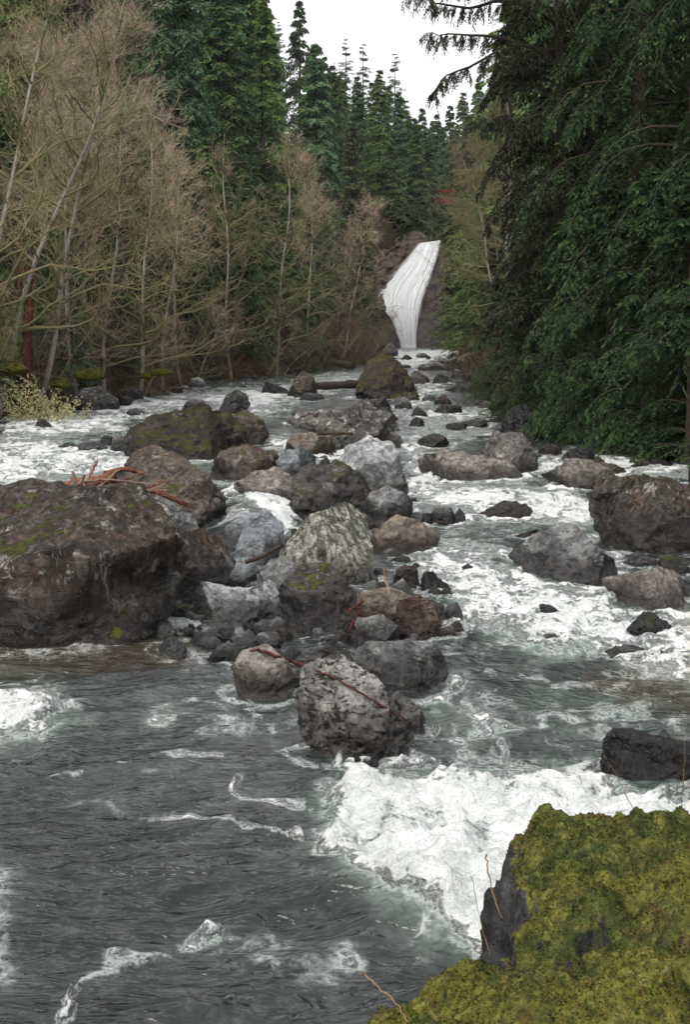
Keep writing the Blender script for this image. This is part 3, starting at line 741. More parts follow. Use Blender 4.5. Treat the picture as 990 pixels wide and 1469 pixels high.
def build_rocks():
    for i, (n, lab, pts, mat, seed, kw) in enumerate(OUT):
        outline_rock(n, lab, pts, mat, seed, **kw)
    for i, (lab, bb, mat, kw) in enumerate(BOX):
        box_rock('boulder' if bb[2] - bb[0] > 45 else 'rock', lab, bb, mat, 100 + i, **kw)
    # cobbles wedged between the boulders of the mid river bar, and along the banks
    rs = random.Random(11)
    protos = []
    spots = []
    BAR = [(300,800),(330,870),(420,905),(470,925),(520,850),(560,800),(590,830),(640,900),(610,930),(480,770),(420,745),(530,720),(600,760),(540,920),(640,560),(600,560),(570,590),(610,575),(650,590),(560,545),(450,650),(360,910),(300,905),(280,895),(395,870),(500,910),(560,940),(470,960),(400,920),(660,905)]
    pp = np.array([(290,770),(400,650),(430,600),(560,640),(600,720),(640,800),(665,900),(640,935),(560,960),(440,985),(340,955),(205,905),(240,860),(300,860)], float)
    k = 0
    while k < 240:
        a, b = rs.uniform(200, 670), rs.uniform(600, 985)
        if inside(np.array([a]), np.array([b]), pp)[0]:
            spots.append((a, b, 'c', rs.uniform(.5, 1.5) * (15 + (b - 600) * .06))); k += 1
    for k in range(60):
        bx, by = BAR[19:27][k % 8]
        spots.append((bx + rs.uniform(-26, 26), by + rs.uniform(-10, 14), 'c', rs.uniform(8, 17)))
    for k in range(60):
        y = rs.uniform(42, 100); x = float(xl(y)) + rs.uniform(-1.0, 1.0)
        px, py = project(x, y, float(zb(y))); spots.append((px, py, 'l', rs.uniform(.3, 1.0) * F / y))
    for k in range(60):
        y = rs.uniform(22, 110); x = float(xr(y)) + rs.uniform(-1.0, .9)
        px, py = project(x, y, float(zb(y))); spots.append((px, py, 'r', rs.uniform(.3, .9) * F / y))
    S = {}
    for mi, mat in enumerate(('blue', 'grey', 'brown', 'dark')):
        for v in range(3):
            V, Fc = rock_random(500 + mi * 7 + v, 1, .85, .42, 5, .6)
            S[mat, v] = mk_mesh('cobble', V, [Fc], RM[mat])
    T = {'c': ('grey river cobble wedged among the mid river boulders', 'cobbles between the mid river boulders'),
         'l': ('dark wet stone at the waterline under the left bank trees', 'stones along the left bank'),
         'r': ('dark stone along the water under the right bank cedars', 'stones along the right bank')}
    for px, py, side, wpx in spots:
        q = on_water(px, py); w = wpx * q[1] / F
        mat = rs.choice(['blue', 'grey', 'brown', 'dark'] if side == 'c' else ['brown', 'dark', 'dark', 'grey'])
        z = float(zb(q[1])) if side == 'c' else max(float(zb(q[1])), float(terrain(q[0], q[1])) - .05)
        o = link('cobble' if side == 'c' else 'bank_stone', S[mat, rs.randrange(3)], (q[0], q[1], z), (rs.uniform(-.3, .3), rs.uniform(-.3, .3), rs.uniform(0, 6.3)))
        s = w * rs.uniform(.9, 1.1); o.scale = (s, s, s * rs.uniform(.8, 1.3))
        tag(o, T[side][0], 'stone', T[side][1])
        ROCKS.append((q[0], q[1], w / 2, w / 2, .6))
# ------------------------------------------------------------------ plant materials
def leaf_mat(name, a, b, c=None, scale=1.3, transl=.25, vary=.35):
    m = NT(name)
    tc = m.n('ShaderNodeTexCoord').outputs['Object']
    rnd = m.n('ShaderNodeObjectInfo').outputs['Random']
    n1 = m.noise(tc, scale, 3); n2 = m.noise(tc, scale * 9, 2)
    col = m.mix(m.mr(n1, .38, .62), a, b)
    if c: col = m.mix(m.mr(n2, .5, .68, 0, .8), col, c)
    k = m.mr(rnd, 0, 1, 1 - vary, 1 + vary, False)
    kk = m.n('ShaderNodeCombineColor', {0: m.math('MULTIPLY', k, 1.0), 1: k, 2: m.math('MULTIPLY', k, 1.0)}).outputs[0]
    col = m.mix(1.0, col, kk, 'MULTIPLY')
    d = m.bsdf(col, .7, None, .25)
    t = m.n('ShaderNodeBsdfTranslucent', {'Color': col}).outputs[0]
    return m.done(m.n('ShaderNodeMixShader', {0: transl, 1: d, 2: t}).outputs[0])
def bark_mat(name, a, b, moss=None, mossamt=.5, scale=4, band=False):
    m = NT(name)
    tc = m.n('ShaderNodeTexCoord').outputs['Object']
    n1 = m.noise(m.mapping(tc, (1, 1, .35)), scale, 6, .65); n2 = m.noise(tc, scale * 5, 5, .65)
    col = m.mix(m.mr(n1, .35, .65), a, b)
    col = m.mix(m.mr(n2, .4, .7, 0, .6), col, m.mix(1.0, col, (.4, .38, .36), 'MULTIPLY'))
    if moss:
        n3 = m.noise(tc, .9, 4, .6)
        col = m.mix(m.mr(n3, .62 - mossamt * .35, .72 - mossamt * .35), col, moss)
    return m.done(m.bsdf(col, .9, m.bump(n2, .7, .03), .2))
LM = dict(
    fir=leaf_mat('fir_needles', (.080, .145, .045), (.135, .205, .062), (.19, .26, .08)),
    firblue=leaf_mat('blue_fir_needles', (.062, .128, .060), (.105, .185, .080), (.15, .23, .10)),
    firyel=leaf_mat('yellow_green_needles', (.11, .14, .05), (.15, .18, .065), (.18, .19, .08)),
    cedar=leaf_mat('cedar_sprays', (.012, .030, .008), (.030, .062, .016), (.085, .145, .042), .5),
    hem=leaf_mat('hemlock_sprays', (.015, .022, .010), (.034, .038, .017), (.050, .056, .025), .8),
    twig=leaf_mat('alder_twigs', (.35, .27, .195), (.48, .375, .275), None, .8, 0, .2),
    twig2=leaf_mat('mossy_twigs', (.20, .165, .095), (.26, .20, .13), None, .8, 0, .2),
    under=leaf_mat('undergrowth_leaves', (.028, .042, .014), (.070, .075, .02), (.10, .065, .035), .35, .2),
    dead=leaf_mat('dead_stems', (.14, .085, .045), (.10, .055, .03), None, .5, 0),
    blos=leaf_mat('pale_catkins', (.42, .42, .20), (.55, .52, .30), None, 2, .2, .1),
)
BM = dict(
    alder=bark_mat('alder_bark', (.42, .39, .34), (.26, .235, .20), (.11, .11, .04), .35),
    limb=bark_mat('mossy_limb_bark', (.28, .24, .18), (.18, .15, .11), (.19, .18, .085), .8),
    fir=bark_mat('conifer_bark', (.045, .034, .027), (.075, .058, .045), (.07, .075, .025), .3),
    red=bark_mat('red_cedar_wood', (.19, .055, .032), (.05, .026, .02), None, 0, 2.5),
    drift=bark_mat('red_driftwood', (.22, .085, .055), (.085, .042, .03), None, 0, 3),
    grey=bark_mat('grey_driftwood', (.30, .22, .18), (.17, .11, .09), None, 0, 3),
    dark=bark_mat('dark_wet_log', (.04, .03, .025), (.07, .05, .04), (.05, .06, .02), .2, 3),
    redtwig=bark_mat('red_twig_bark', (.12, .03, .025), (.08, .025, .02), None, 0, 6),
    straw=bark_mat('dry_stem', (.35, .24, .14), (.25, .16, .09), None, 0, 6),
)
# ------------------------------------------------------------------ growing
def nrm(v): return v / np.maximum(np.linalg.norm(v, axis=-1, keepdims=True), 1e-9)
def grow(S, D, L, nseg, rs, wob=.1, up=0.0, droop=0.0):
    N = len(S); P_ = np.zeros((N, nseg + 1, 3)); P_[:, 0] = S; d = D.copy()
    for i in range(nseg):
        P_[:, i + 1] = P_[:, i] + d * (L / nseg)[:, None]
        d = d + rs.normal(size=(N, 3)) * wob
        d[:, 2] += up - droop * (i + 1) / nseg
        d = nrm(d)
    return P_
def tubes(P_, r0, r1, sides, tip=True):
    """P_ (N,K,3); tapering prisms"""
    N, K, _ = P_.shape
    T = np.zeros_like(P_); T[:, 1:-1] = P_[:, 2:] - P_[:, :-2]; T[:, 0] = P_[:, 1] - P_[:, 0]; T[:, -1] = P_[:, -1] - P_[:, -2]
    T = nrm(T)
    ref = np.tile(np.array([.31, .87, .39]), (N, K, 1)); A = nrm(np.cross(T, ref)); B = np.cross(T, A)
    r0 = np.broadcast_to(r0, (N,)); r1 = np.broadcast_to(r1, (N,))
    R = r0[:, None] + (r1 - r0)[:, None] * np.linspace(0, 1, K)[None]
    a = np.arange(sides) * 2 * np.pi / sides
    V = P_[:, :, None] + R[:, :, None, None] * (A[:, :, None] * np.cos(a)[None, None, :, None] + B[:, :, None] * np.sin(a)[None, None, :, None])
    V = V.reshape(-1, 3)
    i = np.arange(N)[:, None, None] * K * sides; k = np.arange(K - 1)[None, :, None] * sides; j = np.arange(sides)[None, None]
    j2 = (j + 1) % sides
    Fq = np.stack([i + k + j, i + k + j2, i + k + sides + j2, i + k + sides + j], -1).reshape(-1, 4)
    return V, Fq
def spikes(S, D, L, r):
    """one three-sided spike each: base triangle and a tip"""
    N = len(S); D = nrm(D); A = nrm(np.cross(D, np.array([.31, .87, .39]))); B = np.cross(D, A)
    r = np.broadcast_to(r, (N,))[:, None]; L = np.broadcast_to(L, (N,))[:, None]
    V = np.stack([S + A * r, S - A * r * .5 + B * r * .87, S - A * r * .5 - B * r * .87, S + D * L], 1).reshape(-1, 3)
    b = np.arange(N)[:, None] * 4
    Ft = np.concatenate([b + np.array([[0, 1, 3]]), b + np.array([[1, 2, 3]]), b + np.array([[2, 0, 3]])])
    return V, Ft
def leaves(S, D, Nn, L, Wd):
    """diamond leaf with a fold: 4 verts, two triangles"""
    D = nrm(D); X = nrm(np.cross(D, Nn)); L = np.broadcast_to(L, (len(S),))[:, None]; Wd = np.broadcast_to(Wd, (len(S),))[:, None]
    up = nrm(np.cross(X, D))
    V = np.stack([S, S + D * L * .45 + X * Wd / 2 - up * Wd * .18, S + D * L, S + D * L * .45 - X * Wd / 2 - up * Wd * .18], 1).reshape(-1, 3)
    b = np.arange(len(S))[:, None] * 4
    return V, np.concatenate([b + np.array([[0, 1, 2]]), b + np.array([[0, 2, 3]])])
def join(parts):
    Vs, Fs, o = [], [], 0
    for V, F_ in parts:
        Vs.append(V); Fs.append(F_ + o); o += len(V)
    return np.concatenate(Vs), Fs
def spawn(P_, k, s0, s1, ang, rs, flat=False, bias_up=0.0):
    """k children along every polyline"""
    N, K, _ = P_.shape
    s = (np.linspace(s0, s1, k)[None] + rs.uniform(-.5, .5, (N, k)) * (s1 - s0) / k).clip(0, .999)
    f = s * (K - 1); i = f.astype(int); u = (f - i)[..., None]
    n = np.arange(N)[:, None]
    S = P_[n, i] * (1 - u) + P_[n, i + 1] * u
    T = nrm(P_[n, i + 1] - P_[n, i])
    if flat:
        side = nrm(np.cross(T, np.array([0, 0, 1.0]))) * np.where(np.arange(k) % 2, 1, -1)[None, :, None]
        side = side + rs.normal(size=side.shape) * .15
    else:
        side = nrm(np.cross(T, rs.normal(size=(N, k, 3))))
    a = ang * rs.uniform(.7, 1.3, (N, k, 1))
    D = T * np.cos(a) + side * np.sin(a); D[..., 2] += bias_up
    return S.reshape(-1, 3), nrm(D.reshape(-1, 3)), s.reshape(-1)

def conifer_meshes(seed, H_, R_, base=.08, nb=7.0, droop=.55, rise=.25, leaf=.16, lw=.07, twig_n=16, leaf_n=7, hang=.3, leafm='fir', trunk_r=None, open_=0.0, ragged=.35, shape=1.0):
    rs = np.random.RandomState(seed)
    n = int(H_ * nb)
    t = np.sort(rs.uniform(base, .985, n)); tt = (t - base) / (1 - base)
    prof = (1 - tt) ** (.75 * shape) * (.55 + .45 * np.minimum(1, tt * 6 + .35))
    L = R_ * prof * rs.uniform(1 - ragged, 1 + ragged * .5, n) * (1 + .25 * pn(tt * 9, seed, 0)) + .12
    if open_: 
        keep = rs.uniform(size=n) > open_ * (pn(tt * 14, seed + 5, 3) > 0.05)
        t, tt, L = t[keep], tt[keep], L[keep]; n = len(t)
    az = rs.uniform(0, 2 * np.pi, n)
    el = rise * (1 - .2 * rs.uniform(size=n)) + .75 * tt ** 3
    D = np.stack([np.cos(az) * np.cos(el), np.sin(az) * np.cos(el), np.sin(el)], -1)
    lean = .012 * H_ * pn(t * 2, seed, 9)
    S = np.stack([lean, lean * .6, t * H_], -1)
    B = grow(S, D, L, 6, rs, .05, .0, droop)
    tr = trunk_r or H_ * .0115
    zt = np.linspace(-.06, 1, 14); ln = .012 * H_ * pn(np.maximum(zt, 0) * 2, seed, 9)
    TP = np.stack([ln, ln * .6, zt * H_], -1)[None]
    wood = [tubes(TP, tr, .015, 9), tubes(B, np.minimum(.018 + L * .012, tr * .6), .004, 4)]
    Vt, Ft = join(wood)
    # flat side twigs with drooping tips
    tn = twig_n
    S2, D2, s = spawn(B, tn, .12, .99, 1.0, rs, True)
    D2[:, 2] -= hang * rs.uniform(.3, 1.2, len(D2)); D2 = nrm(D2)
    Lb = np.repeat(L, tn)
    L2 = (Lb * .42 * (1.05 - s * .85) + .10) * rs.uniform(.6, 1.2, len(s))
    Tw = grow(S2, D2, L2, 3, rs, .08, 0, hang * .8)
    S3, D3, s3 = spawn(Tw, leaf_n, .05, .99, .75, rs, True)
    D3[:, 2] -= hang * .5 * rs.uniform(0, 1, len(D3)); D3 = nrm(D3)
    Nn = nrm(np.array([0, 0, 1.0]) + rs.normal(size=D3.shape) * .45)
    ll = leaf * rs.uniform(.6, 1.35, len(S3)) * (1.1 - .35 * s3)
    A = leaves(S3, D3, Nn, ll, lw * rs.uniform(.7, 1.3, len(S3)))
    tips = leaves(Tw[:, -1], Tw[:, -1] - Tw[:, -2], nrm(np.array([0, 0, 1.0]) + rs.normal(size=(len(Tw), 3)) * .4), leaf * 1.2, lw * 1.1)
    Vc, Fc = join([A, tips])
    return (mk_mesh('trunk', Vt, Ft, BM['fir']), mk_mesh('crown', Vc, Fc, LM[leafm], False))

def alder_meshes(seed, H_, lean=(0, 0), n_limb=34, mossy=.4, spread=.30, twig_r=.0075, tw=1.0, low=.2):
    rs = np.random.RandomState(seed)
    K = 16; z = np.linspace(-.04, 1, K)
    w = np.stack([.03 * H_ * pn(z * 2.2, seed, 1) + lean[0] * np.maximum(z, 0) ** 1.3, .03 * H_ * pn(z * 2.2, seed, 7) + lean[1] * np.maximum(z, 0) ** 1.3, z * H_], -1)[None]
    tr = H_ * .0078
    V1 = [tubes(w, tr, .02, 10)]
    t = np.sort(rs.uniform(low, .97, n_limb)); f = (t + .04) / 1.04 * (K - 1); i = f.astype(int).clip(0, K - 2); u = (f - i)[:, None]
    S = w[0, i] * (1 - u) + w[0, i + 1] * u
    az = rs.uniform(0, 6.283, n_limb); el = .25 + .75 * t ** 1.5 + rs.uniform(-.2, .25, n_limb)
    D = np.stack([np.cos(az) * np.cos(el), np.sin(az) * np.cos(el), np.sin(el)], -1)
    L = H_ * (spread * (1.08 - t) ** .8 + .07) * rs.uniform(.6, 1.2, n_limb)
    Bm = grow(S, D, L, 8, rs, .24, .05, .0)
    limbs = [tubes(Bm, np.minimum(.014 + .008 * L, tr * .55), .007, 6)]
    S2, D2, s2 = spawn(Bm, 8, .15, .99, .95, rs, False, .08)
    L2 = np.repeat(L, 8) * (.55 - .28 * s2) * rs.uniform(.5, 1.2, len(s2))
    B2 = grow(S2, D2, L2, 5, rs, .24, .05)
    limbs.append(tubes(B2, .013, .006, 4))
    hz = B2[:, 0, 2] / H_; kk = rs.uniform(size=len(hz)) < np.clip(.12 + 1.5 * (hz - .42), .12, 1)
    B2, L2 = B2[kk], L2[kk]
    n3 = int(6 * tw)
    S3, D3, s3 = spawn(B2, n3, .1, .99, .8, rs, False, .18)
    L3 = np.repeat(L2, n3) * .5 * rs.uniform(.5, 1.2, len(s3)) + .12
    B3 = grow(S3, D3, L3, 3, rs, .14, .08)
    tw_parts = [tubes(B3, twig_r * .9, twig_r * .45, 3)]
    n4 = int(5 * tw)
    S4, D4, s4 = spawn(B3, n4, .15, .99, .7, rs, False, .25)
    L4 = (np.repeat(L3, n4) * .5 + .10) * rs.uniform(.6, 1.3, len(s4))
    tw_parts.append(spikes(S4, D4, L4, twig_r * .75))
    Vt, Ft = join(V1); Vl, Fl = join(limbs); Vw, Fw = join(tw_parts)
    return (mk_mesh('trunk', Vt, Ft, BM['alder']), mk_mesh('limb', Vl, Fl, BM['limb']), mk_mesh('crown', Vw, Fw, LM['twig'], False), mk_mesh('crown', Vw, Fw, LM['twig2'], False) if mossy else None)

def place_tree(name, parts, x, y, rz, s, label, cat, group, z=None, sz=None, tilt=(0, 0)):
    z = float(terrain(x, y)) - .1 if z is None else z
    r = empty(name, (x, y, z), (tilt[0], tilt[1], rz)); r.scale = (s, s, sz or s)
    tag(r, label, cat, group)
    for pn_, me in parts: link(pn_, me, parent=r)
    return r

def at_bank(px, Y):
    return (px - W / 2) / F * Y

def build_left_trees():
    A = [alder_meshes(s, 14, l, nl, 1, sp, low=lo, tw=.9) for s, l, nl, sp, lo in ((1, (1.6, .3), 36, .30, .25), (2, (.3, -.6), 38, .28, .15), (3, (2.4, -.4), 32, .34, .2), (4, (-.6, .4), 40, .26, .12), (5, (1.0, -1.2), 30, .36, .1))]
    T = [ # px of the base, distance, height, variant, label
     (-45, 47, 15.5, 0, 'tall bare alder with a pale leaning trunk, nearest of the left bank alders'),
     (15, 50, 16, 2, 'bare alder with a pale leaning trunk behind the red cedar stump'),
     (70, 52, 15, 0, 'bare alder with a slanting whitish trunk right of the red cedar stump'),
     (118, 55, 14, 3, 'bare alder with thin grey trunk standing above the yellow green moss mound'),
     (178, 57, 13.5, 1, 'bare alder with a slim whitish trunk rising above the speckled grey slab'),
     (232, 62, 13, 4, 'mossy bare alder arching out over the river above the black bank rock'),
     (285, 66, 12.5, 1, 'bare alder with many twisted mossy limbs above the pale blue bank stone'),
     (335, 70, 12.5, 3, 'twin looking bare alder with two pale stems left of the reddish twig cloud'),
     (385, 76, 13.5, 1, 'bare alder with a rounded reddish twig cloud as its crown'),
     (425, 81, 12.5, 4, 'bare alder leaning to the water above the fallen log of the left bank'),
     (470, 86, 12.5, 3, 'bare alder with pale stem in front of the yellow green conifer'),
     (505, 92, 11, 0, 'bare mossy alder near the tip of the left bank'),
    ]
    rs = random.Random(5)
    k = 0
    for px, Y, h, v, lab in T:
        x = at_bank(px, Y); me = A[v]
        x = min(x, float(xl(Y)) - .3)
        place_tree('alder_tree', (('trunk', me[0]), ('limb', me[1]), ('crown', me[2] if k % 4 else me[3])), x, Y, rs.uniform(-.4, .4), h / 14, lab, 'tree', 'bare alders along the left bank', tilt=(rs.uniform(-.08, .08), rs.uniform(-.05, .16)))
        k += 1
    for i in range(11):
        Y = rs.uniform(46, 100); x = float(xl(Y)) - rs.uniform(1.5, 8)
        if project(x, Y, 4)[0] < -160: x = at_bank(-140 + rs.uniform(0, 100), Y)
        x = min(x, float(xl(Y)) - 1)
        me = A[rs.randrange(5)]
        place_tree('alder_tree', (('trunk', me[0]), ('limb', me[1]), ('crown', me[2])), x, Y, rs.uniform(-1.2, 1.2), rs.uniform(9, 13) / 14 * (1 if Y < 75 else .75), 'bare twiggy alder among the thicket of alders on the left bank slope', 'tree', 'alders in the left bank thicket')
    # low arching mossy bushes at the water
    for i in range(20):
        Y = 44 + i * 2.8 + rs.uniform(-1, 1); x = float(xl(Y)) - rs.uniform(-.2, 1.2)
        me = A[(4, 2, 1)[i % 3]]
        place_tree('river_bush', (('trunk', me[0]), ('limb', me[1]), ('crown', me[3])), x, Y, rs.uniform(-.8, .8), rs.uniform(.22, .38), 'low mossy leafless bush arching over the left waterline', 'bush', 'leafless bushes at the left waterline', tilt=(0, rs.uniform(.2, .7)))
    # conifers up the slope
    C = [conifer_meshes(21, 26, 4.9, .05, 7, .5, .2, .36, .17, 16, 6, .35, 'fir', ragged=.3),
         conifer_meshes(22, 24, 4.4, .04, 7, .6, .15, .36, .16, 16, 6, .45, 'firblue', ragged=.25),
         conifer_meshes(23, 27, 4.8, .08, 6, .45, .3, .36, .16, 16, 6, .3, 'fir', ragged=.5, open_=.4),
         conifer_meshes(24, 18, 3.0, .03, 7, .4, .3, .30, .15, 15, 5, .2, 'firyel', ragged=.3),
         conifer_meshes(25, 26, 2.6, .45, 3.6, .35, .25, .30, .12, 11, 4, .3, 'firblue', ragged=.5, open_=.8)]
    NM = [ # px, top py, distance, variant, label
     (170, -30, 95, 0, 'green conifer rising behind the bare alders, leftmost of the tall conifers'),
     (225, -60, 100, 2, 'dark shaggy conifer with heavy hanging boughs behind the bare alders'),
     (280, -50, 112, 2, 'dark broad conifer left of the tall blue green fir'),
     (330, -30, 118, 1, 'tall dark fir left of the light green pointed cedar'),
     (388, 28, 120, 0, 'light green pointed cedar in front of the hillside firs'),
     (432, 0, 150, 1, 'tall pointed blue green fir left of the sky gap, highest on that skyline'),
     (404, 30, 165, 4, 'thin topped fir poking above the skyline beside the tall blue green fir'),
     (455, 60, 135, 1, 'slender grey green fir below the skyline left of the three thin tops'),
     (497, 55, 190, 4, 'left of three thin sparse fir tops against the white sky'),
     (520, 62, 195, 4, 'middle of three thin sparse fir tops against the white sky'),
     (564, 75, 185, 4, 'right thin sparse fir top standing alone against the white sky'),
     (478, 90, 150, 0, 'mid green fir below the three thin tops'),
     (543, 95, 150, 0, 'broad deep green fir directly left of the gorge'),
     (505, 175, 128, 3, 'yellow green young conifer above the last bare alders'),
     (420, 195, 108, 3, 'yellow green conifer behind the reddish twig cloud'),
     (570, 130, 160, 1, 'dark narrow fir at the left rim of the gorge'),
     (596, 175, 158, 0, 'dark fir above the waterfall lip'),
     (520, 280, 118, 3, 'short yellow green conifer beside the brown bare slope'),
     *[(px, py, Y, v, None) for px, py, Y, v in ((448,62,142,0),(466,80,145,1),(488,98,155,0),(512,108,160,1),(534,114,168,0),(556,122,172,1),(578,138,182,0),(603,154,192,1),(624,160,205,0),(642,150,215,1),(660,128,225,0),(682,108,235,1),(706,92,240,0),(610,185,172,0),(588,215,160,1),(645,185,180,0),(665,175,170,1),(690,150,185,0),(632,215,186,1),(560,200,150,0))],
    ]
    HH = (26, 24, 27, 18, 26)
    for px, py, Y, v, lab in NM:
        x = at_bank(px, Y); z = float(terrain(x, Y)) - .3; top = at(px, py, Y)[2]
        h = max(top - z, 6)
        wf = HH[v] * 1.0
        place_tree('conifer_tree', (('trunk', C[v][0]), ('crown', C[v][1])), x, Y, rs.uniform(0, 6), min(max(h / wf, .55), .82 if px == 432 else 1.25), lab or 'conifer on the skyline that closes the sky gap above the gorge', 'tree', 'conifers on the left hillside' if lab else 'conifers closing the sky gap', z=z, sz=h / wf)
    cnt = 0
    for i in range(400):
        if cnt >= 125: break
        Y = rs.uniform(60, 240); x = float(xl(Y)) - rs.uniform(7, 60)
        px, py = project(x, Y, float(terrain(x, Y)) + 3)
        if not -120 < px < 600: continue
        z = float(terrain(x, Y)); v = rs.choice((0, 0, 1, 1, 2))
        s = rs.uniform(.62, .95)
        tpx, tpy = project(x, Y, z + HH[v] * s)
        if 380 < px < 475 and tpy < 60: continue
        if px > 440 and tpy < 70 + (px - 440) * .6: continue
        place_tree('conifer_tree', (('trunk', C[v][0]), ('crown', C[v][1])), x, Y, rs.uniform(0, 6), s, 'conifer deep in the dense evergreen forest of the left hillside', 'tree', 'conifers deep in the left hillside forest')
        cnt += 1
    # young evergreens under the alders
    for i in range(95):
        Y = rs.uniform(44, 102); x = float(xl(Y)) - rs.uniform(.6, 8)
        v = rs.choice((0, 1, 0)); s = rs.uniform(.16, .42)
        place_tree('young_conifer', (('trunk', C[v][0]), ('crown', C[v][1])), x, Y, rs.uniform(0, 6), s, 'dark young evergreen growing beneath the bare alders', 'tree', 'young evergreens under the left alders')
    return C, A

def build_right_trees(C, A):
    rs = random.Random(9)
    HM = conifer_meshes(31, 26, 2.9, .07, 6.5, .7, .18, .19, .07, 26, 9, .75, 'hem', trunk_r=.32, ragged=.35, shape=.6)
    CD = [conifer_meshes(32, 24, 4.2, .05, 5.2, .85, .15, .17, .055, 26, 13, .6, 'cedar', trunk_r=.35, ragged=.5, shape=.7),
          conifer_meshes(33, 20, 3.8, .05, 5.6, .8, .2, .17, .055, 26, 13, .55, 'cedar', trunk_r=.28, ragged=.55, shape=.8),
          conifer_meshes(34, 9, 2.8, .02, 12, .6, .25, .15, .05, 20, 11, .45, 'cedar', trunk_r=.12, ragged=.3)]
    NM = [
     (792, 47, 0, 1.0, 'huge dark hemlock whose long hanging boughs reach over the sky gap'),
     (905, 43, 1, 1.0, 'dark western cedar with drooping sprays right of the huge hemlock'),
     (985, 40, 2, 1.1, 'bright sprayed cedar at the right edge over the massive block'),
     (850, 50, 2, 1.0, 'black green cedar between the huge hemlock and its right neighbour'),
     (815, 58, 2, .8, 'cedar standing directly behind the huge hemlock'),
     (1060, 38, 1, 1.0, 'cedar just beyond the right edge with boughs entering the view'),
     (950, 50, 1, 1.1, 'tall cedar behind the bright sprayed one at the right edge'),
    ]
    for px, Y, v, s, lab in NM:
        me = HM if v == 0 else CD[v - 1]
        x = max(at_bank(px, Y), float(xr(Y)) + .2)
        place_tree('hemlock_tree' if v == 0 else 'cedar_tree', (('trunk', me[0]), ('crown', me[1])), x, Y, {792: 1.1}.get(px, rs.uniform(0, 6)), s, lab, 'tree', 'large evergreens of the right bank')
    for px, Y, s, lab in ((712, 60, .55, 'small bright green cedar sapling overhanging the pale right bank stones'),
                          (745, 51, .65, 'small cedar sapling above the half buried dark rock'),
                          (800, 45, .8, 'small dark cedar sapling under the huge hemlock'),
                          (870, 41, .8, 'small dark cedar sapling above the black rounded boulder'),
                          (960, 36, .9, 'small cedar sapling behind the massive block'),
                          (925, 38.5, .95, 'leafy cedar sapling left of the one behind the massive block'), (1000, 37, 1.0, 'cedar sapling at the right edge of the view beyond the massive block'),
                          (835, 43, .9, 'cedar sapling between the two stones under the right bank trees'), (770, 48.5, .8, 'cedar sapling over the upright speckled boulder'),
                          (705, 76, .6, 'young cedar beside the brown broken bank rock below the falls')):
        x = max(at_bank(px, Y), float(xr(Y)) + .1)
        place_tree('cedar_sapling', (('trunk', CD[2][0]), ('crown', CD[2][1])), x, Y, rs.uniform(0, 6), s, lab, 'tree', 'cedar saplings at the right waterline')
    # long boughs of the hemlock against the sky
    # forest behind them
    cnt = 0
    for i in range(500):
        if cnt >= 85: break
        Y = rs.uniform(46, 200); x = float(xr(Y)) + rs.uniform(2.5, 42)
        if not 640 < project(x, Y, 5)[0] < 1180: continue
        v = rs.choice((0, 1, 1, 2)); s = rs.uniform(.65, .95)
        z = float(terrain(x, Y))
        tpx, tpy = project(x, Y, z + (26, 24, 27)[v] * s)
        if tpx < 735 and tpy < 120 + (735 - tpx) * 1.2: continue
        place_tree('conifer_tree', (('trunk', C[v][0]), ('crown', C[v][1])), x, Y, rs.uniform(0, 6), s, 'conifer in the dense dark evergreen forest of the right slope', 'tree', 'conifers in the right slope forest')
        cnt += 1
    NR = [(672, 165, 110, 3, 'yellow green conifer right of the red bridge, lit against the dark hill'),
          (705, 150, 98, 3, 'yellow green conifer behind the leaning bare trunk on the right bank'),
          (655, 240, 125, 3, 'short olive conifer beside the waterfall lip on the right'),
          (690, 300, 92, 0, 'dark green conifer overhanging the brown rock wall right of the falls'),
          (668, 350, 112, 0, 'small dark conifer clinging to the rock wall beside the falls'),
          (725, 200, 80, 3, 'olive conifer directly left of the huge hemlock')]
    HH = (26, 24, 27, 18, 26)
    for px, py, Y, v, lab in NR:
        x = max(at_bank(px, Y), float(xr(Y)) + .3); z = float(terrain(x, Y)) - .3; h = max(at(px, py, Y)[2] - z, 5)
        place_tree('conifer_tree', (('trunk', C[v][0]), ('crown', C[v][1])), x, Y, rs.uniform(0, 6), max(h / HH[v], .5), lab, 'tree', 'conifers of the right bank below the falls', z=z, sz=h / HH[v])
    for px, Y, h, v, tl, lab in ((735, 66, 9, 2, -.45, 'bare pale trunk leaning left out of the right bank forest'),
                                 (712, 85, 11, 3, -.05, 'bare alder with olive moss in front of the yellow green conifers'),
                                 (703, 104, 10, 1, 0, 'thin pale dead trunk standing beside the red bridge'),
                                 (738, 75, 8, 4, -.35, 'arching bare branchy alder over the brown rock wall'),
                                 (712, 96, 7, 0, -.15, 'bare alder hanging over the falls pool from the right'),
                                 (735, 72, 12, 2, -.2, 'mossy bare alder at the left side of the huge hemlock')):
        me = A[v]
        x = max(at_bank(px, Y), float(xr(Y)) + .3)
        place_tree('alder_tree', (('trunk', me[0]), ('limb', me[1]), ('crown', me[3])), x, Y, rs.uniform(-.3, .3), h / 14, lab, 'tree', 'bare alders of the right bank', tilt=(0, tl))
    # rim of the gorge above the falls
    cnt = 0
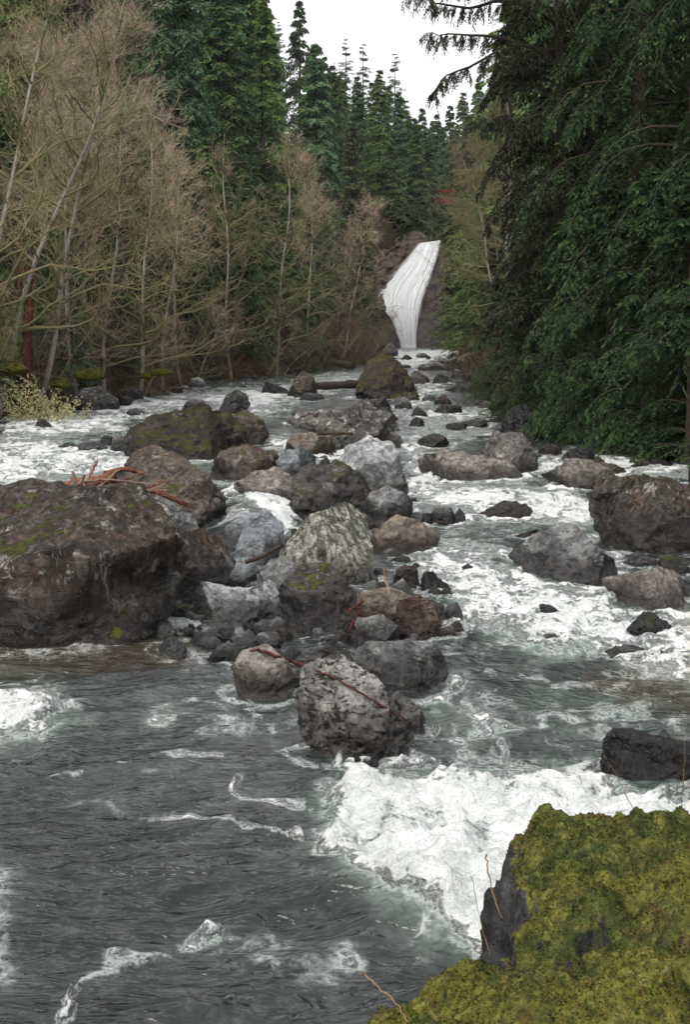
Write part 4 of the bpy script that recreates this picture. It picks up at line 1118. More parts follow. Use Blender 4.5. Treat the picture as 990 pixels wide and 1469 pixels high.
    for i in range(300):
        if cnt >= 34: break
        Y = rs.uniform(152, 300); x = .062 * Y + rs.uniform(-18, 20)
        px, py = project(x, Y, float(floor_z(Y)))
        if not 555 < px < 700: continue
        v = rs.choice((0, 1, 1)); s = rs.uniform(.5, .8); z = float(terrain(x, Y))
        tpx, tpy = project(x, Y, z + (26, 24)[v] * s)
        if tpy < 158: continue
        if Y < 176 and 606 < px < 650: continue
        place_tree('conifer_tree', (('trunk', C[v][0]), ('crown', C[v][1])), x, Y, rs.uniform(0, 6), s, 'dark conifer in the gorge above the waterfall', 'tree', 'conifers in the gorge above the falls')
        cnt += 1

def hemlock_boughs():
    """the long limbs that hang into the sky gap: part of the huge hemlock"""
    tree = [o for o in bpy.data.objects if o.name.startswith('hemlock_tree')][0]
    rs = np.random.RandomState(77)
    tx, ty, tz = tree.location
    limbs = []
    for (ax, ay), pts in (((785, 15), [(720, 2), (670, 12), (628, 4), (604, -8)]),
                          ((787, 75), [(740, 60), (690, 48), (650, 52), (618, 48)]),
                          ((788, 150), [(745, 100), (712, 75), (672, 95), (640, 108), (618, 138)]),
                          ((788, 40), [(750, -10), (700, -25), (650, -20)]),
                          ((788, 215), [(750, 180), (722, 165), (700, 175)])):
        n = len(pts); q = [np.array([tx, ty, at(ax, ay, ty)[2]])]
        for i, (a, b) in enumerate(pts): q.append(at(a, b, ty - 1.6 * (i + 1) / n))
        q = np.array(q); s = np.linspace(0, 1, len(q)); T = np.linspace(0, 1, 11)
        limbs.append(np.stack([np.interp(T, s, q[:, k]) for k in range(3)], -1) + rs.normal(size=(11, 3)) * .04)
    B = np.array(limbs)
    wood = [tubes(B, .075, .012, 6)]
    S1, D1, s1 = spawn(B, 26, .12, .99, .9, rs, True)
    D1[:, 2] -= .25; B1 = grow(S1, nrm(D1), rs.uniform(.3, 1.0, len(S1)) * (1.15 - s1 * .6), 4, rs, .1, 0, .5)
    wood.append(tubes(B1, .01, .004, 3))
    S2, D2, s2 = spawn(np.concatenate([B1, B1]), 7, .1, .99, .5, rs, False)
    D2[:, 2] -= 1.6; Tw = grow(S2, nrm(D2), rs.uniform(.10, .42, len(S2)), 3, rs, .1, 0, .5)
    S3, D3, s3 = spawn(Tw, 8, 0, .99, .6, rs, False)
    A = leaves(S3, D3, nrm(rs.normal(size=D3.shape)), rs.uniform(.05, .12, len(S3)), .035)
    Vt, Ft = join(wood); Vc, Fc = join([A])
    off = np.array([tx, ty, tz])
    R = tree.matrix_world.inverted() if False else None
    c, s_ = math.cos(-tree.rotation_euler.z), math.sin(-tree.rotation_euler.z)
    M = np.array([[c, -s_, 0], [s_, c, 0], [0, 0, 1]])
    link('bough', mk_mesh('bough', (Vt - off) @ M.T, Ft, BM['fir']), parent=tree)
    link('bough_sprays', mk_mesh('bough_sprays', (Vc - off) @ M.T, Fc, LM['hem'], False), parent=tree)

def build_far_forest():
    rs = np.random.RandomState(41)
    # one small conifer of stacked ragged skirts, repeated over the distant slopes
    Vs, Fs, o = [], [], 0
    pts = []
    tries = 0
    while len(pts) < 2600 and tries < 40000:
        tries += 1
        Y = rs.uniform(190, 620); X = rs.uniform(-.28, .36) * Y
        px, py = project(X, Y, float(terrain(X, Y)) + 8)
        if 440 < px < 1100: pts.append((X, Y))
    pts = np.array(pts); Z = terrain(pts[:, 0], pts[:, 1])
    parts = []
    for (x, y), z in zip(pts, Z):
        h = rs.uniform(9, 17); n = 90
        t = rs.uniform(.05, 1, n); az = rs.uniform(0, 6.283, n); r = h * .19 * (1 - t) + .15
        S = np.stack([x + 0 * t, y + 0 * t, z + t * h], -1)
        D = np.stack([np.cos(az), np.sin(az), -.25 + 0 * t], -1)
        parts.append(leaves(S, D, np.array([[0, 0, 1.0]]) + rs.normal(size=(n, 3)) * .3, r * 1.2, r * .6 + .3))
    V, Fc = join(parts)
    tag(link('far_forest', mk_mesh('far_forest', V, Fc, LM['firblue'], False)), 'distant conifer forest covering the far slopes of the gorge', 'forest', kind='stuff')

def build_undergrowth():
    rs = np.random.RandomState(51)
    N = 15000
    Y = rs.uniform(38, 108, N)
    side = rs.uniform(size=N) < .72
    off = rs.exponential(2.6, N) + .15
    X = np.where(side, xl(Y) - off, xr(Y) + off)
    ok = np.abs(project(X, Y, 3.0 + 0 * X)[0] - 495) < 640
    X, Y = X[ok], Y[ok]; Z = terrain(X, Y)
    keep = pn(X * .35, Y * .35, 5) > -.2
    X, Y, Z = X[keep], Y[keep], Z[keep]; n = len(X)
    S = np.stack([X, Y, Z], -1)
    k = 22
    S2 = np.repeat(S, k, 0); D = rs.normal(size=S2.shape); D[:, 2] = np.abs(D[:, 2]) * .8 + .25; D = nrm(D)
    S2 = S2 + D * rs.uniform(0, .45, (len(S2), 1))
    A = leaves(S2, D + rs.normal(size=D.shape) * .6, nrm(rs.normal(size=D.shape) + np.array([0, 0, 1.0])), rs.uniform(.08, .24, len(S2)), .08)
    V, Fc = join([A])
    tag(link('undergrowth', mk_mesh('undergrowth', V, Fc, LM['under'], False)), 'low dark leafy undergrowth and moss along both banks', 'undergrowth', kind='stuff')
    k = 5
    Sd = S[(S[:, 0] < xl(S[:, 1])) | (rs.uniform(size=len(S)) < .25)][::2]
    S2 = np.repeat(Sd, k, 0) + rs.normal(size=(len(Sd) * k, 3)) * np.array([.3, .3, .05]); D = rs.normal(size=S2.shape) * .55; D[:, 2] = 1; 
    B = grow(S2, nrm(D), rs.uniform(.5, 1.9, len(S2)), 4, rs, .25, 0, .15)
    V, Fc = tubes(B, .010, .005, 3)
    tag(link('dead_stems', mk_mesh('dead_stems', V, [Fc], LM['dead'], False)), 'reddish brown leafless stems tangled on both banks', 'stems', kind='stuff')
# ------------------------------------------------------------------ cliff and waterfall
def cliff_y(x, z):
    """the rock step: how far back the face stands at height z"""
    s = 1.02 + 0 * x
    right = sstep(.6, 2.2, x - (5.9 + (z - 2.3) * .33))
    y = 135.6 + (z - 2.2) * s
    y = y - right * (z - 2.2) * .8
    left = sstep(.5, 3.0, (5.2 + (z - 2.3) * .12) - x)
    y = y - left * np.clip(z - 2.2, 0, 6) * .25
    return y
def falls_pt(px, py):
    k = (HORIZ - py) / F
    Y = (135.6 + 1.02 * 1.8) / (1 - 1.02 * k) - 1.35
    return at(px, py, Y)
def build_falls():
    us = np.linspace(-9, 27, 300); vs = np.linspace(-.5, 14.5, 170)
    X, Zq = np.meshgrid(us, vs)
    Yc = cliff_y(X, Zq)
    n = .9 * fbm(X * .4, Zq * .4, 3, 5, .6) + .6 * (ridge(X * .9, Zq * .6, 7, 3) - .8)
    # ledges
    n = n + .35 * np.sin(Zq * 2.2 + 2 * pn(X * .4, Zq * .3, 2)) * .5
    hump = .9 * np.exp(-((X - 8.0) / 1.8) ** 2)
    top = 12.9 + 1.0 * pn(X * .25, 4, 4) + hump - 1.2 * np.exp(-((X - 9.3) / 1.1) ** 2) - .25 * np.maximum(7 - X, 0)
    Zt = np.minimum(Zq, top + .02 * (Zq - top))
    Y2 = Yc - n + np.maximum(Zq - top, 0) * 3
    Y2 = np.where((np.abs(X - (5.9 + (Zt - 2.3) * .30)) < 2.6), Yc - n * .2 + np.maximum(Zq - top, 0) * 3, Y2)
    m = NT('cliff_rock')
    tc = m.n('ShaderNodeTexCoord').outputs['Object']
    n1 = m.noise(tc, .8, 8, .7, .5); n2 = m.noise(m.mapping(tc, (1, 1, 2.2)), 1.6, 8, .72, .8); n3 = m.noise(tc, .9, 5, .6)
    c = m.mix(m.mr(n1, .38, .62), (.030, .024, .022), (.15, .115, .095))
    c = m.mix(m.mr(n2, .4, .65, 0, .7), c, (.035, .028, .026))
    c = m.mix(m.mr(n3, .60, .70, 0, .8), c, (.06, .06, .02))
    xx = m.n('ShaderNodeSeparateXYZ', {0: tc})
    soil = m.math('MULTIPLY', m.mr(xx.outputs[0], 4.6, 6.4, 1, 0), m.mr(xx.outputs[2], 5.5, 8, 0, 1))
    c = m.mix(m.math('MULTIPLY', soil, .85), c, m.mix(m.mr(n2, .3, .7), (.20, .155, .12), (.15, .115, .09)))
    m.done(m.bsdf(c, .75, m.bump(n2, .9, .35, m.bump(n1, .6, .6)), .35))
    me = mk_mesh('cliff', np.stack([X, Y2, Zt], -1).reshape(-1, 3), [grid_faces(*X.shape)], m.m)
    tag(link('cliff', me), 'brown rock cliff that the waterfall pours over', 'cliff', kind='structure')
    # falls
    L = [(603,349),(592,362),(578,378),(564,394),(549,406),(542,424),(546,440),(562,456),(569,472),(574,486),(577,500)]
    R = [(635,344),(631,362),(626,380),(621,397),(616,412),(611,428),(606,444),(602,460),(600,475),(599,488),(599,500)]
    nt, nu = 240, 110
    tt = np.linspace(0, 1, nt); ti = np.linspace(0, 1, len(L))
    Lx, Ly = np.interp(tt, ti, [p[0] for p in L]), np.interp(tt, ti, [p[1] for p in L])
    Rx, Ry = np.interp(tt, ti, [p[0] for p in R]), np.interp(tt, ti, [p[1] for p in R])
    V = np.zeros((nt, nu, 3)); uu = np.linspace(0, 1, nu)
    for i in range(nt):
        for j, u in enumerate(uu):
            e = .6 * pn(tt[i] * 9, u * 1.0 + 3, 1) - 3 * (1 - u) ** 2
            V[i, j] = falls_pt(Lx[i] * (1 - u) + Rx[i] * u + e * (1 - u) * 1.2, Ly[i] * (1 - u) + Ry[i] * u)
    U, T = np.meshgrid(uu, tt)
    strand = .03 * ridge(U * 7, T * 1.0, 2, 3) + .25 * fbm(U * 22, T * 3, 4, 2)
    V[..., 1] -= strand * (.35 + .5 * T) - .35 + np.sin(np.pi * U) * .3
    V[-12:, :, 1] -= np.linspace(0, .8, 12)[:, None]
    m = NT('falling_water')
    uvn = m.n('ShaderNodeAttribute', attribute_name='fall').outputs['Color']
    st = m.noise(m.mapping(uvn, (34, 1.6, 1)), 1.0, 6, .62, .35); s2 = m.noise(m.mapping(uvn, (11, 1.3, 1), (0, 0, .03)), 1.0, 4, .6, .3)
    s3 = m.noise(m.mapping(uvn, (60, 14, 1)), 1.0, 4, .6)
    sp = m.n('ShaderNodeSeparateXYZ', {0: uvn})
    c = m.mix(m.mr(st, .30, .55), (.46, .49, .52), (.76, .78, .80))
    d = m.math('MULTIPLY_ADD', m.math('SUBTRACT', s2, .5), .35, sp.outputs[0])
    band = m.math('MULTIPLY', m.mr(d, .55, .64), m.mr(d, .70, .80, 1, 0))
    gap = m.math('MULTIPLY', m.mr(st, .50, .66), m.math('MULTIPLY', band, m.mr(sp.outputs[1], .0, .25, .9, .55)))
    c = m.mix(gap, c, (.24, .235, .235))
    c = m.mix(m.mr(s3, .3, .7, 0, .25), c, (.6, .63, .66))
    ed = m.math('ABSOLUTE', m.math('SUBTRACT', sp.outputs[0], .5))
    ed = m.math('MULTIPLY_ADD', m.math('SUBTRACT', m.noise(m.mapping(uvn, (20, 9, 1)), 1.0, 5, .65), .5), .22, ed)
    op = m.mr(ed, .35, .50, 1, 0)
    hole = m.math('MULTIPLY', m.mr(st, .52, .68), m.mr(s2, .48, .6))
    op = m.math('MULTIPLY', op, m.math('SUBTRACT', 1.0, m.math('MULTIPLY', hole, .75)))
    tr = m.n('ShaderNodeBsdfTransparent').outputs[0]
    m.done(m.n('ShaderNodeMixShader', {0: op, 1: tr, 2: m.bsdf(c, .6, m.bump(st, .3, .15, m.bump(s3, .4, .1)), .3)}).outputs[0])
    me = mk_mesh('waterfall', V.reshape(-1, 3), [grid_faces(nt, nu)], m.m)
    ca = me.color_attributes.new('fall', 'FLOAT_COLOR', 'POINT')
    ca.data.foreach_set('color', np.stack([U, T, 0 * U, 1 + 0 * U], -1).reshape(-1).astype(np.float32))
    tag(link('waterfall', me), 'white waterfall sliding down the brown cliff into the gorge pool', 'waterfall', kind='structure')
    # spray at its foot
    bm = bmesh.new(); bmesh.ops.create_icosphere(bm, subdivisions=3, radius=1)
    for v in bm.verts: v.co.x *= 4.2; v.co.y *= 2.6; v.co.z *= 2.4
    me = bpy.data.meshes.new('spray'); bm.to_mesh(me); bm.free()
    mm = bpy.data.materials.new('spray_mist'); mm.use_nodes = True; t = mm.node_tree; t.nodes.clear()
    o = t.nodes.new('ShaderNodeOutputMaterial'); pv = t.nodes.new('ShaderNodeVolumePrincipled')
    pv.inputs['Color'].default_value = (.95, .96, 1, 1); pv.inputs['Density'].default_value = .018
    t.links.new(pv.outputs[0], o.inputs['Volume']); me.materials.append(mm)
    tag(link('spray', me, (6.6, 131.5, 3.4)), 'thin mist of spray at the foot of the waterfall', 'spray', kind='stuff')

def tube_obj(name, pts, r0, r1, mat, label=None, cat=None, group=None, parent=None, sides=10, wob=.0, seed=0, seg=None):
    pts = np.array(pts, float); n = seg or max(12, len(pts) * 5)
    s = np.concatenate([[0], np.cumsum(np.linalg.norm(np.diff(pts, axis=0), axis=1))]); s /= s[-1]
    T = np.linspace(0, 1, n)
    Pp = np.stack([np.interp(T, s, pts[:, k]) for k in range(3)], -1)
    for _ in range(2): Pp[1:-1] = (Pp[:-2] + Pp[1:-1] * 2 + Pp[2:]) / 4
    rs = np.random.RandomState(seed); Pp += rs.normal(size=Pp.shape) * wob
    o0 = Pp[0].copy(); Pp = Pp - o0
    V, Fc = tubes(Pp[None], r0, r1, sides)
    A = np.arange(sides)
    c0, c1 = len(V), len(V) + 1
    V = np.concatenate([V, [Pp[0] - (Pp[1] - Pp[0]) * .1, Pp[-1]]])
    k = (n - 1) * sides
    caps = np.concatenate([np.stack([A, (A + 1) % sides, A * 0 + c0], -1), np.stack([k + A, k + (A + 1) % sides, A * 0 + c1], -1)])
    q = V / max(r0 * 3, .02)
    if sides > 6:
        ctr = np.repeat(Pp, sides, 0); d = nrm(V[:len(ctr)] - ctr)
        V[:len(ctr)] += d * (r0 * .28 * fbm(q[:len(ctr), 0], q[:len(ctr), 1], q[:len(ctr), 2], 3))[:, None]
    me = mk_mesh(name, V, [Fc, caps], BM[mat])
    o = link(name, me, tuple(o0) if parent is None else tuple(o0), parent=parent)
    if label: tag(o, label, cat, group)
    return o

def build_debris():
    # driftwood lodged behind the huge dark boulder
    Yd = 20.4
    D = lambda a, b, y=Yd: at(a, b, y)
    tube_obj('driftwood_log', [D(-40, 752, 20.2), D(20, 722, 20.4), D(95, 700, 20.6), D(165, 684, 20.9)], .13, .09, 'drift', 'thick red barkless log behind the huge dark boulder', 'log')
    tube_obj('driftwood_log', [D(70, 722, 20.1), D(140, 706, 20.2), D(215, 702, 20.4), D(268, 724, 20.6)], .06, .03, 'drift', 'thinner reddish log lying across the driftwood pile', 'log')
    tube_obj('driftwood_log', [D(150, 680, 21.0), D(180, 672, 21.2), D(207, 680, 21.3)], .05, .03, 'drift', 'short red brown log at the back of the driftwood pile', 'log')
    st = empty('root_stump', D(104, 712, 19.9)); tag(st, 'grey snag with splayed roots standing in the driftwood pile', 'stump')
    o = np.array(st.location)
    for i, (pts, r0, r1, nm) in enumerate((([(104, 722), (104, 700), (106, 683), (104, 676)], .085, .03, 'stem'), ([(104, 708), (90, 712), (78, 722)], .05, .015, 'root'),
                                           ([(106, 706), (118, 708), (132, 720)], .05, .015, 'root'), ([(105, 700), (116, 692), (122, 680)], .035, .01, 'root'))):
        tube_obj(nm, [D(a, b, 19.9) - o for a, b in pts], r0, r1, 'grey', parent=st, seed=i, wob=.004)
    rs = random.Random(4)
    S = [((118, 700), (128, 680), (139, 661), .035, .02, 'grey', 'stout broken branch sticking up from the driftwood pile'),
         ((128, 708), (150, 692), (172, 672), .02, .012, 'grey', 'dark thin branch leaning across the driftwood pile'),
         ((120, 690), (165, 688), (225, 696), .018, .008, 'grey', 'long grey stick lying level on the driftwood pile'),
         ((150, 700), (195, 696), (200, 690), .014, .006, 'drift', 'short pale red stick under the long grey stick')]
    for i, (a, b, c, r0, r1, mt, lab) in enumerate(S):
        tube_obj('driftwood_stick', [D(*a, 20.0), D(*b, 20.1), D(*c, 20.2)], r0, r1, mt, lab, 'stick', seed=i, wob=.006)
    for i in range(70):
        a = rs.uniform(110, 230); b = 706 - (a - 110) * .02 + rs.uniform(-14, 12) + max(0, (a - 190)) * .35
        an = rs.uniform(-.7, .5) ; l = rs.uniform(15, 55)
        y0 = rs.uniform(19.9, 20.9)
        p = [D(a, b, y0), D(a + l * .5 * math.cos(an), b + l * .5 * math.sin(an) - 2, y0 + .1), D(a + l * math.cos(an), b + l * math.sin(an) + 3, y0 + rs.uniform(-.2, .3))]
        tube_obj('driftwood_stick', p, rs.uniform(.005, .013), .003, rs.choice(['drift', 'drift', 'red', 'straw', 'grey']), 'thin reddish stick tangled in the driftwood pile', 'stick', 'thin sticks of the driftwood pile', sides=5, seed=i, wob=.008, seg=7)
    # small broken branch across the front boulder
    pts = [(368, 934, 14.9), (400, 944, 14.6), (440, 958, 14.25), (480, 975, 13.75), (520, 997, 13.35), (560, 1022, 13.0), (592, 1040, 12.85)]
    r = empty('red_branch', tuple(at(*pts[0]))); tag(r, 'long thin dark red branch lying across the pitted front boulder', 'branch')
    o = np.array(r.location)
    P_ = [at(a, b, y) for a, b, y in pts]
    bpy.context.view_layer.update()
    # lay it on the rock's upper surface
    dg = bpy.context.evaluated_depsgraph_get(); dg.update()
    Q = []
    sset = []
    for i, p in enumerate(np.array([[np.interp(t, np.linspace(0, 1, len(P_)), [q[k] for q in P_]) for k in range(3)] for t in np.linspace(0, 1, 25)])):
        d = p - np.array([0, 0, CAMZ]); L = np.linalg.norm(d); d /= L
        hit, loc, nn, ix, ob, mt_ = scene.ray_cast(dg, (0, 0, CAMZ), tuple(d))
        if hit and ob.name.startswith(('boulder', 'rock', 'cobble')) and abs(loc[1] - p[1]) < 2.5: sset.append((i, np.array(loc) - d * .035 + np.array([0, 0, .015])))
    if len(sset) < 3: sset = [(i * 4, p) for i, p in enumerate(P_)]
    Q = [np.array([np.interp(i, [s_[0] for s_ in sset], [s_[1][k] for s_ in sset]) for k in range(3)]) for i in range(25)]
    for _ in range(2): Q = [Q[0]] + [(Q[i - 1] + Q[i] * 2 + Q[i + 1]) / 4 for i in range(1, 24)] + [Q[-1]]
    tube_obj('stem', [p - o for p in Q], .019, .007, 'redtwig', parent=r, wob=.004)
    tube_obj('twig', [Q[0] - o, Q[0] - o + np.array([-.2, .05, -.05])], .012, .005, 'redtwig', parent=r)
    tube_obj('twig', [Q[6] - o, Q[6] - o + np.array([.02, -.05, .18])], .008, .003, 'redtwig', parent=r)
    # red twigs against the tan slab
    for i, (a, b, c, lab) in enumerate((((500, 905), (512, 882), (521, 860), 'red twig standing upright against the tan flat sided slab'),
                                        ((497, 878), (512, 868), (523, 862), 'red twig slanting over the dark round boulder edge'),
                                        ((503, 918), (514, 898), (510, 876), 'red twig leaning at the water behind the grey boulder'),
                                        ((560, 852), (553, 834), (551, 815), 'thin pale twig upright above the tan flat sided slab'))):
        tube_obj('red_twig', [at(*a, 17.6), at(*b, 17.7), at(*c, 17.8)], .016, .007, 'redtwig' if i < 3 else 'straw', lab, 'twig', sides=6, seed=i, wob=.006)
    # logs upstream
    p = lambda a, b, dy=0.0: at(a, b, on_water((a), max(b, 520) + 3)[1] + dy)
    tube_obj('fallen_log', [at(452, 556, 66), at(485, 553, 67), at(516, 551, 68)], .24, .2, 'dark', 'dark wet log spanning the water left of the golden moss pyramid', 'log')
    tube_obj('fallen_log', [at(425, 510, 88), at(465, 517, 88), at(508, 526, 87)], .28, .2, 'dark', 'fallen dark trunk sloping off the tip of the left bank', 'log')
    tube_obj('fallen_log', [at(640, 534, 88), at(665, 536, 87), at(702, 536, 86)], .16, .1, 'drift', 'reddish log on the right bank stones below the falls', 'log')
    tube_obj('fallen_log', [at(672, 546, 82), at(690, 539, 82), at(712, 531, 82)], .11, .08, 'straw', 'pale brown pole propped beside the reddish log on the right bank', 'log')
    tube_obj('fallen_log', [at(632, 492, 118), at(660, 484, 116), at(690, 487, 114)], .05, .03, 'straw', 'thin pale dead pole across the foot of the rock wall by the falls', 'log')
    tube_obj('fallen_log', [at(455, 622, 37.5), at(478, 621, 37.5), at(506, 622, 37.3)], .06, .045, 'dark', 'short dark stick caught on the broad speckled slab', 'stick')
    tube_obj('fallen_log', [at(352, 807, 19.6), at(375, 798, 19.6), at(402, 783, 19.7)], .035, .02, 'dark', 'dark stick leaning across the dark blue boulder', 'stick')
    # red cedar snags on the left bank
    for a, b, tp, Y, r_, lab in ((33, 492, 372, 50.5, .20, 'broken red cedar snag with bare orange wood, the thicker of two on the left bank'),
                                 (22, 470, 330, 52.5, .15, 'darker red cedar snag standing just behind the thicker red one')):
        g = terrain(at(a, b, Y)[0], Y); q0 = at(a, b, Y); q0[2] = float(g) - .2; q1 = at(a + 8, tp, Y); q2 = at(a + 12, tp - 60, Y)
        t = empty('cedar_snag', tuple(q0)); tag(t, lab, 'dead tree', None)
        tube_obj('trunk', [q0 - q0, q1 - q0], r_, r_ * .7, 'red', parent=t, wob=.01, sides=12)
        tube_obj('broken_top', [q1 - q0, q2 - q0], r_ * .6, .02, 'dark', parent=t, wob=.01)
    # bush with pale catkins
    q = at(62, 555, 49.0); g = float(terrain(q[0], 49.0)); r = empty('catkin_bush', (q[0], 49.0, g)); tag(r, 'bush of pale yellow catkins below the red cedar snags', 'bush')
    rs2 = np.random.RandomState(8); n = 60
    D0 = nrm(np.stack([rs2.normal(size=n) * .6, rs2.normal(size=n) * .5 - .2, 1 + 0 * np.arange(n)], -1))
    B = grow(np.zeros((n, 3)) + rs2.normal(size=(n, 3)) * .2 * np.array([1, 1, 0]), D0, rs2.uniform(1.0, 2.6, n), 5, rs2, .15)
    V, Fc = tubes(B, .015, .006, 4); link('stems', mk_mesh('stems', V, [Fc], BM['limb']), parent=r)
    S1, D1, s1 = spawn(B, 16, .4, .99, .9, rs2); T1 = grow(S1, D1, rs2.uniform(.1, .3, len(S1)), 2, rs2, .1)
    S3, D3, s3 = spawn(T1, 4, .2, .99, .9, rs2)
    V, Fl = leaves(S3, D3, nrm(rs2.normal(size=D3.shape)), rs2.uniform(.05, .10, len(S3)), .05)
    link('catkins', mk_mesh('catkins', V, [Fl], LM['blos'], False), parent=r)
    # moss mounds on the left bank
    for i, (a, b, w, lab) in enumerate(((130, 540, 46, 'bright yellow green moss mound on the left bank'), (232, 535, 30, 'smaller moss mound above the black bank rock'),
                                        (210, 540, 22, 'little moss mound left of the smaller moss mound'), (42, 556, 40, 'dull moss mound below the catkin bush'),
                                        (15, 530, 50, 'mossy hummock at the far left of the left bank'), (88, 552, 34, 'mossy hummock between the catkin bush and the bright mound'))):
        Y = float(np.interp((a - 495), [-500, -365, -200], [49.5, 53, 63])); x = (a - 495) / F * Y
        V, Fc = rock_random(900 + i, w * Y / F, w * Y / F * .9, w * Y / F * .26, 6, .9, 1.8)
        zc = at(a, b, Y)[2]
        tag(link('moss_mound', mk_mesh('moss_mound', V, [Fc], MOSS), (x, Y, zc)), lab, 'moss mound')

def moss_colour(m, tc):
    n1 = m.noise(tc, 1.9, 6, .65, .5); n2 = m.noise(tc, 12, 6, .7, .4); n4 = m.noise(tc, 6, 6, .7, .8); n6 = m.noise(tc, 45, 4, .6)
    c = m.mix(m.mr(n1, .40, .60), (.058, .078, .015), (.150, .148, .026))
    c = m.mix(m.mr(n2, .48, .66, 0, .8), c, (.22, .20, .05))
    c = m.mix(m.mr(n4, .53, .63, 0, .75), c, (.10, .060, .022))
    c = m.mix(m.mr(n2, .46, .34, 0, .85), c, (.026, .036, .008))
    c = m.mix(m.mr(n6, .58, .40, 0, .55), c, (.02, .025, .006))
    return c
def moss_material():
    m = NT('yellow_green_moss')
    tc = m.n('ShaderNodeTexCoord').outputs['Object']
    n2 = m.noise(tc, 14, 5, .65); n3 = m.noise(tc, 60, 4, .6)
    return m.done(m.bsdf(moss_colour(m, tc), .95, m.bump(n3, .8, .02, m.bump(n2, .8, .05)), .1))
MOSS = moss_material()

def build_foreground_boulder():
    top = [(380,1560),(470,1469),(520,1424),(588,1380),(640,1364),(684,1362),(712,1345),(706,1315),(697,1285),(694,1240),(697,1200),(725,1176),(765,1158),(850,1145),(920,1149),(990,1153),(1200,1175),(1500,1250)]
    zt = 2.10
    pl = []
    for a, b in top:
        d = ray(a, b); t = (zt - CAMZ) / d[2]; pl.append((d[0] * t, d[1] * t))
    pl += [(3.6, 3.6), (3.4, 2.2), (1.6, 1.7), (.2, 2.2), (-.05, 3.0)]
    pl = np.array(pl); c = np.array([1.5, 3.8])
    nth = 900; T = np.linspace(-np.pi, np.pi, nth, endpoint=False); R = np.zeros(nth)
    n = len(pl)
    for i, t in enumerate(T):
        dx, dy = math.cos(t), math.sin(t); best = 0
        for k in range(n):
            a = pl[k] - c; b = pl[(k + 1) % n] - c; e = b - a; den = dx * e[1] - dy * e[0]
            if abs(den) < 1e-12: continue
            s = (a[0] * e[1] - a[1] * e[0]) / den; u = (a[0] * dy - a[1] * dx) / den
            if s > 0 and -1e-6 <= u <= 1 + 1e-6: best = max(best, s)
        R[i] = best
    ker = np.exp(-(np.arange(-14, 15) / 5.0) ** 2); ker /= ker.sum()
    R = np.convolve(np.concatenate([R[-14:], R, R[:14]]), ker, 'valid')
    # profile: over the dome then down the side to below the water
    s = np.linspace(0, 1, 420)
    rr = np.where(s < .62, s / .62 * .94, .94 + .06 * np.sin((s - .62) / .38 * np.pi * .75)); 
    zz = np.where(s < .62, 0, -(np.maximum(s - .62, 0) / .38) ** 1.4 * 2.6)
    zz = zz - .16 * (rr / 1.0) ** 8
    S_, TH = np.meshgrid(np.arange(len(s)), np.arange(nth), indexing='ij')
    X = c[0] + np.cos(T)[None] * R[None] * rr[:, None]; Y = c[1] + np.sin(T)[None] * R[None] * rr[:, None]
    Z = zt + .04 + zz[:, None] + 0 * X
    Z = Z + .10 * (X - .5) * .5 * sstep(.3, 2, X) * (zz[:, None] > -.5)
    side = sstep(.60, .72, s)[:, None]
    lump = .10 * fbm(X * 2.2, Y * 2.2, Z * 2.2, 3) + .06 * fbm(X * 6, Y * 6, Z * 6, 3)
    clump = .020 * fbm(X * 18, Y * 18, Z * 18, 3)
    fold = -.06 * sstep(.90, 1.0, ridge(X * 1.5 + 2, Y * 1.5, Z, 1))
    Z2 = Z + (lump + clump) * (1 - side * .8)
    nx, ny = np.cos(T)[None], np.sin(T)[None]
    k = side * (lump * 1.6 + .05 * (ridge(X * 3, Y * 3, Z * 3, 3) - .8))
    X2, Y2 = X + nx * k, Y + ny * k
    V = np.stack([X2, Y2, Z2], -1)
    gf = grid_faces(len(s), nth, True)
    # bare rock shows on the side facing the water and in a few pockets
    me = mk_mesh('boulder', (V - np.array([1.5, 3.8, 0])).reshape(-1, 3), [gf], FG)
    o = link('mossy_boulder', me, (1.5, 3.8, 0)); tag(o, 'big foreground boulder thickly covered in yellow green moss, lower right of the view', 'boulder')
    # tufts
    rs = np.random.RandomState(13)
    # normals from the grid
    du = np.gradient(V, axis=0); dv = np.gradient(V, axis=1); Nn = nrm(np.cross(du, dv)); Nn *= np.sign(Nn[..., 2:3] + 1e-6)
    area = np.linalg.norm(np.cross(du, dv), axis=-1)
    mask = (Nn[..., 2] > .25) & (Z2 > .8) & (V[..., 0] < 2.3) & (V[..., 1] > 2.9)
    bare = fbm(V[..., 0] * 3.0 + 5, V[..., 1] * 3.0, V[..., 2] * 3.0, 3)
    face = (V[..., 0] < .60 + .10 * bare) & (V[..., 1] > 4.45 + .1 * bare)
    mask &= (bare < .9) & ~face
    w = (area * mask).ravel(); w /= w.sum()
    N = 150000
    idx = rs.choice(len(w), N, p=w)
    base = V.reshape(-1, 3)[idx] + (du.reshape(-1, 3)[idx] * rs.uniform(-.5, .5, (N, 1)) + dv.reshape(-1, 3)[idx] * rs.uniform(-.5, .5, (N, 1)))
    D = Nn.reshape(-1, 3)[idx] + rs.normal(size=(N, 3)) * .75
    cl = sstep(-.5, .6, fbm(base[:, 0] * 9, base[:, 1] * 9, base[:, 2] * 9, 2))
    A = leaves(base - nrm(D) * .003, D, nrm(rs.normal(size=(N, 3))), rs.uniform(.006, .014, N) * (.6 + .8 * cl), .0065)
    Vm, Fm = join([A])
    link('moss', mk_mesh('moss', Vm - np.array([1.5, 3.8, 0]), Fm, MOSS, False), parent=o)['kind'] = 'stuff'
    # dry stems and fallen leaf
    def on_top(a, b, z=2.06):
        d = ray(a, b); t = (z - CAMZ) / d[2]; return d * t + np.array([0, 0, CAMZ])
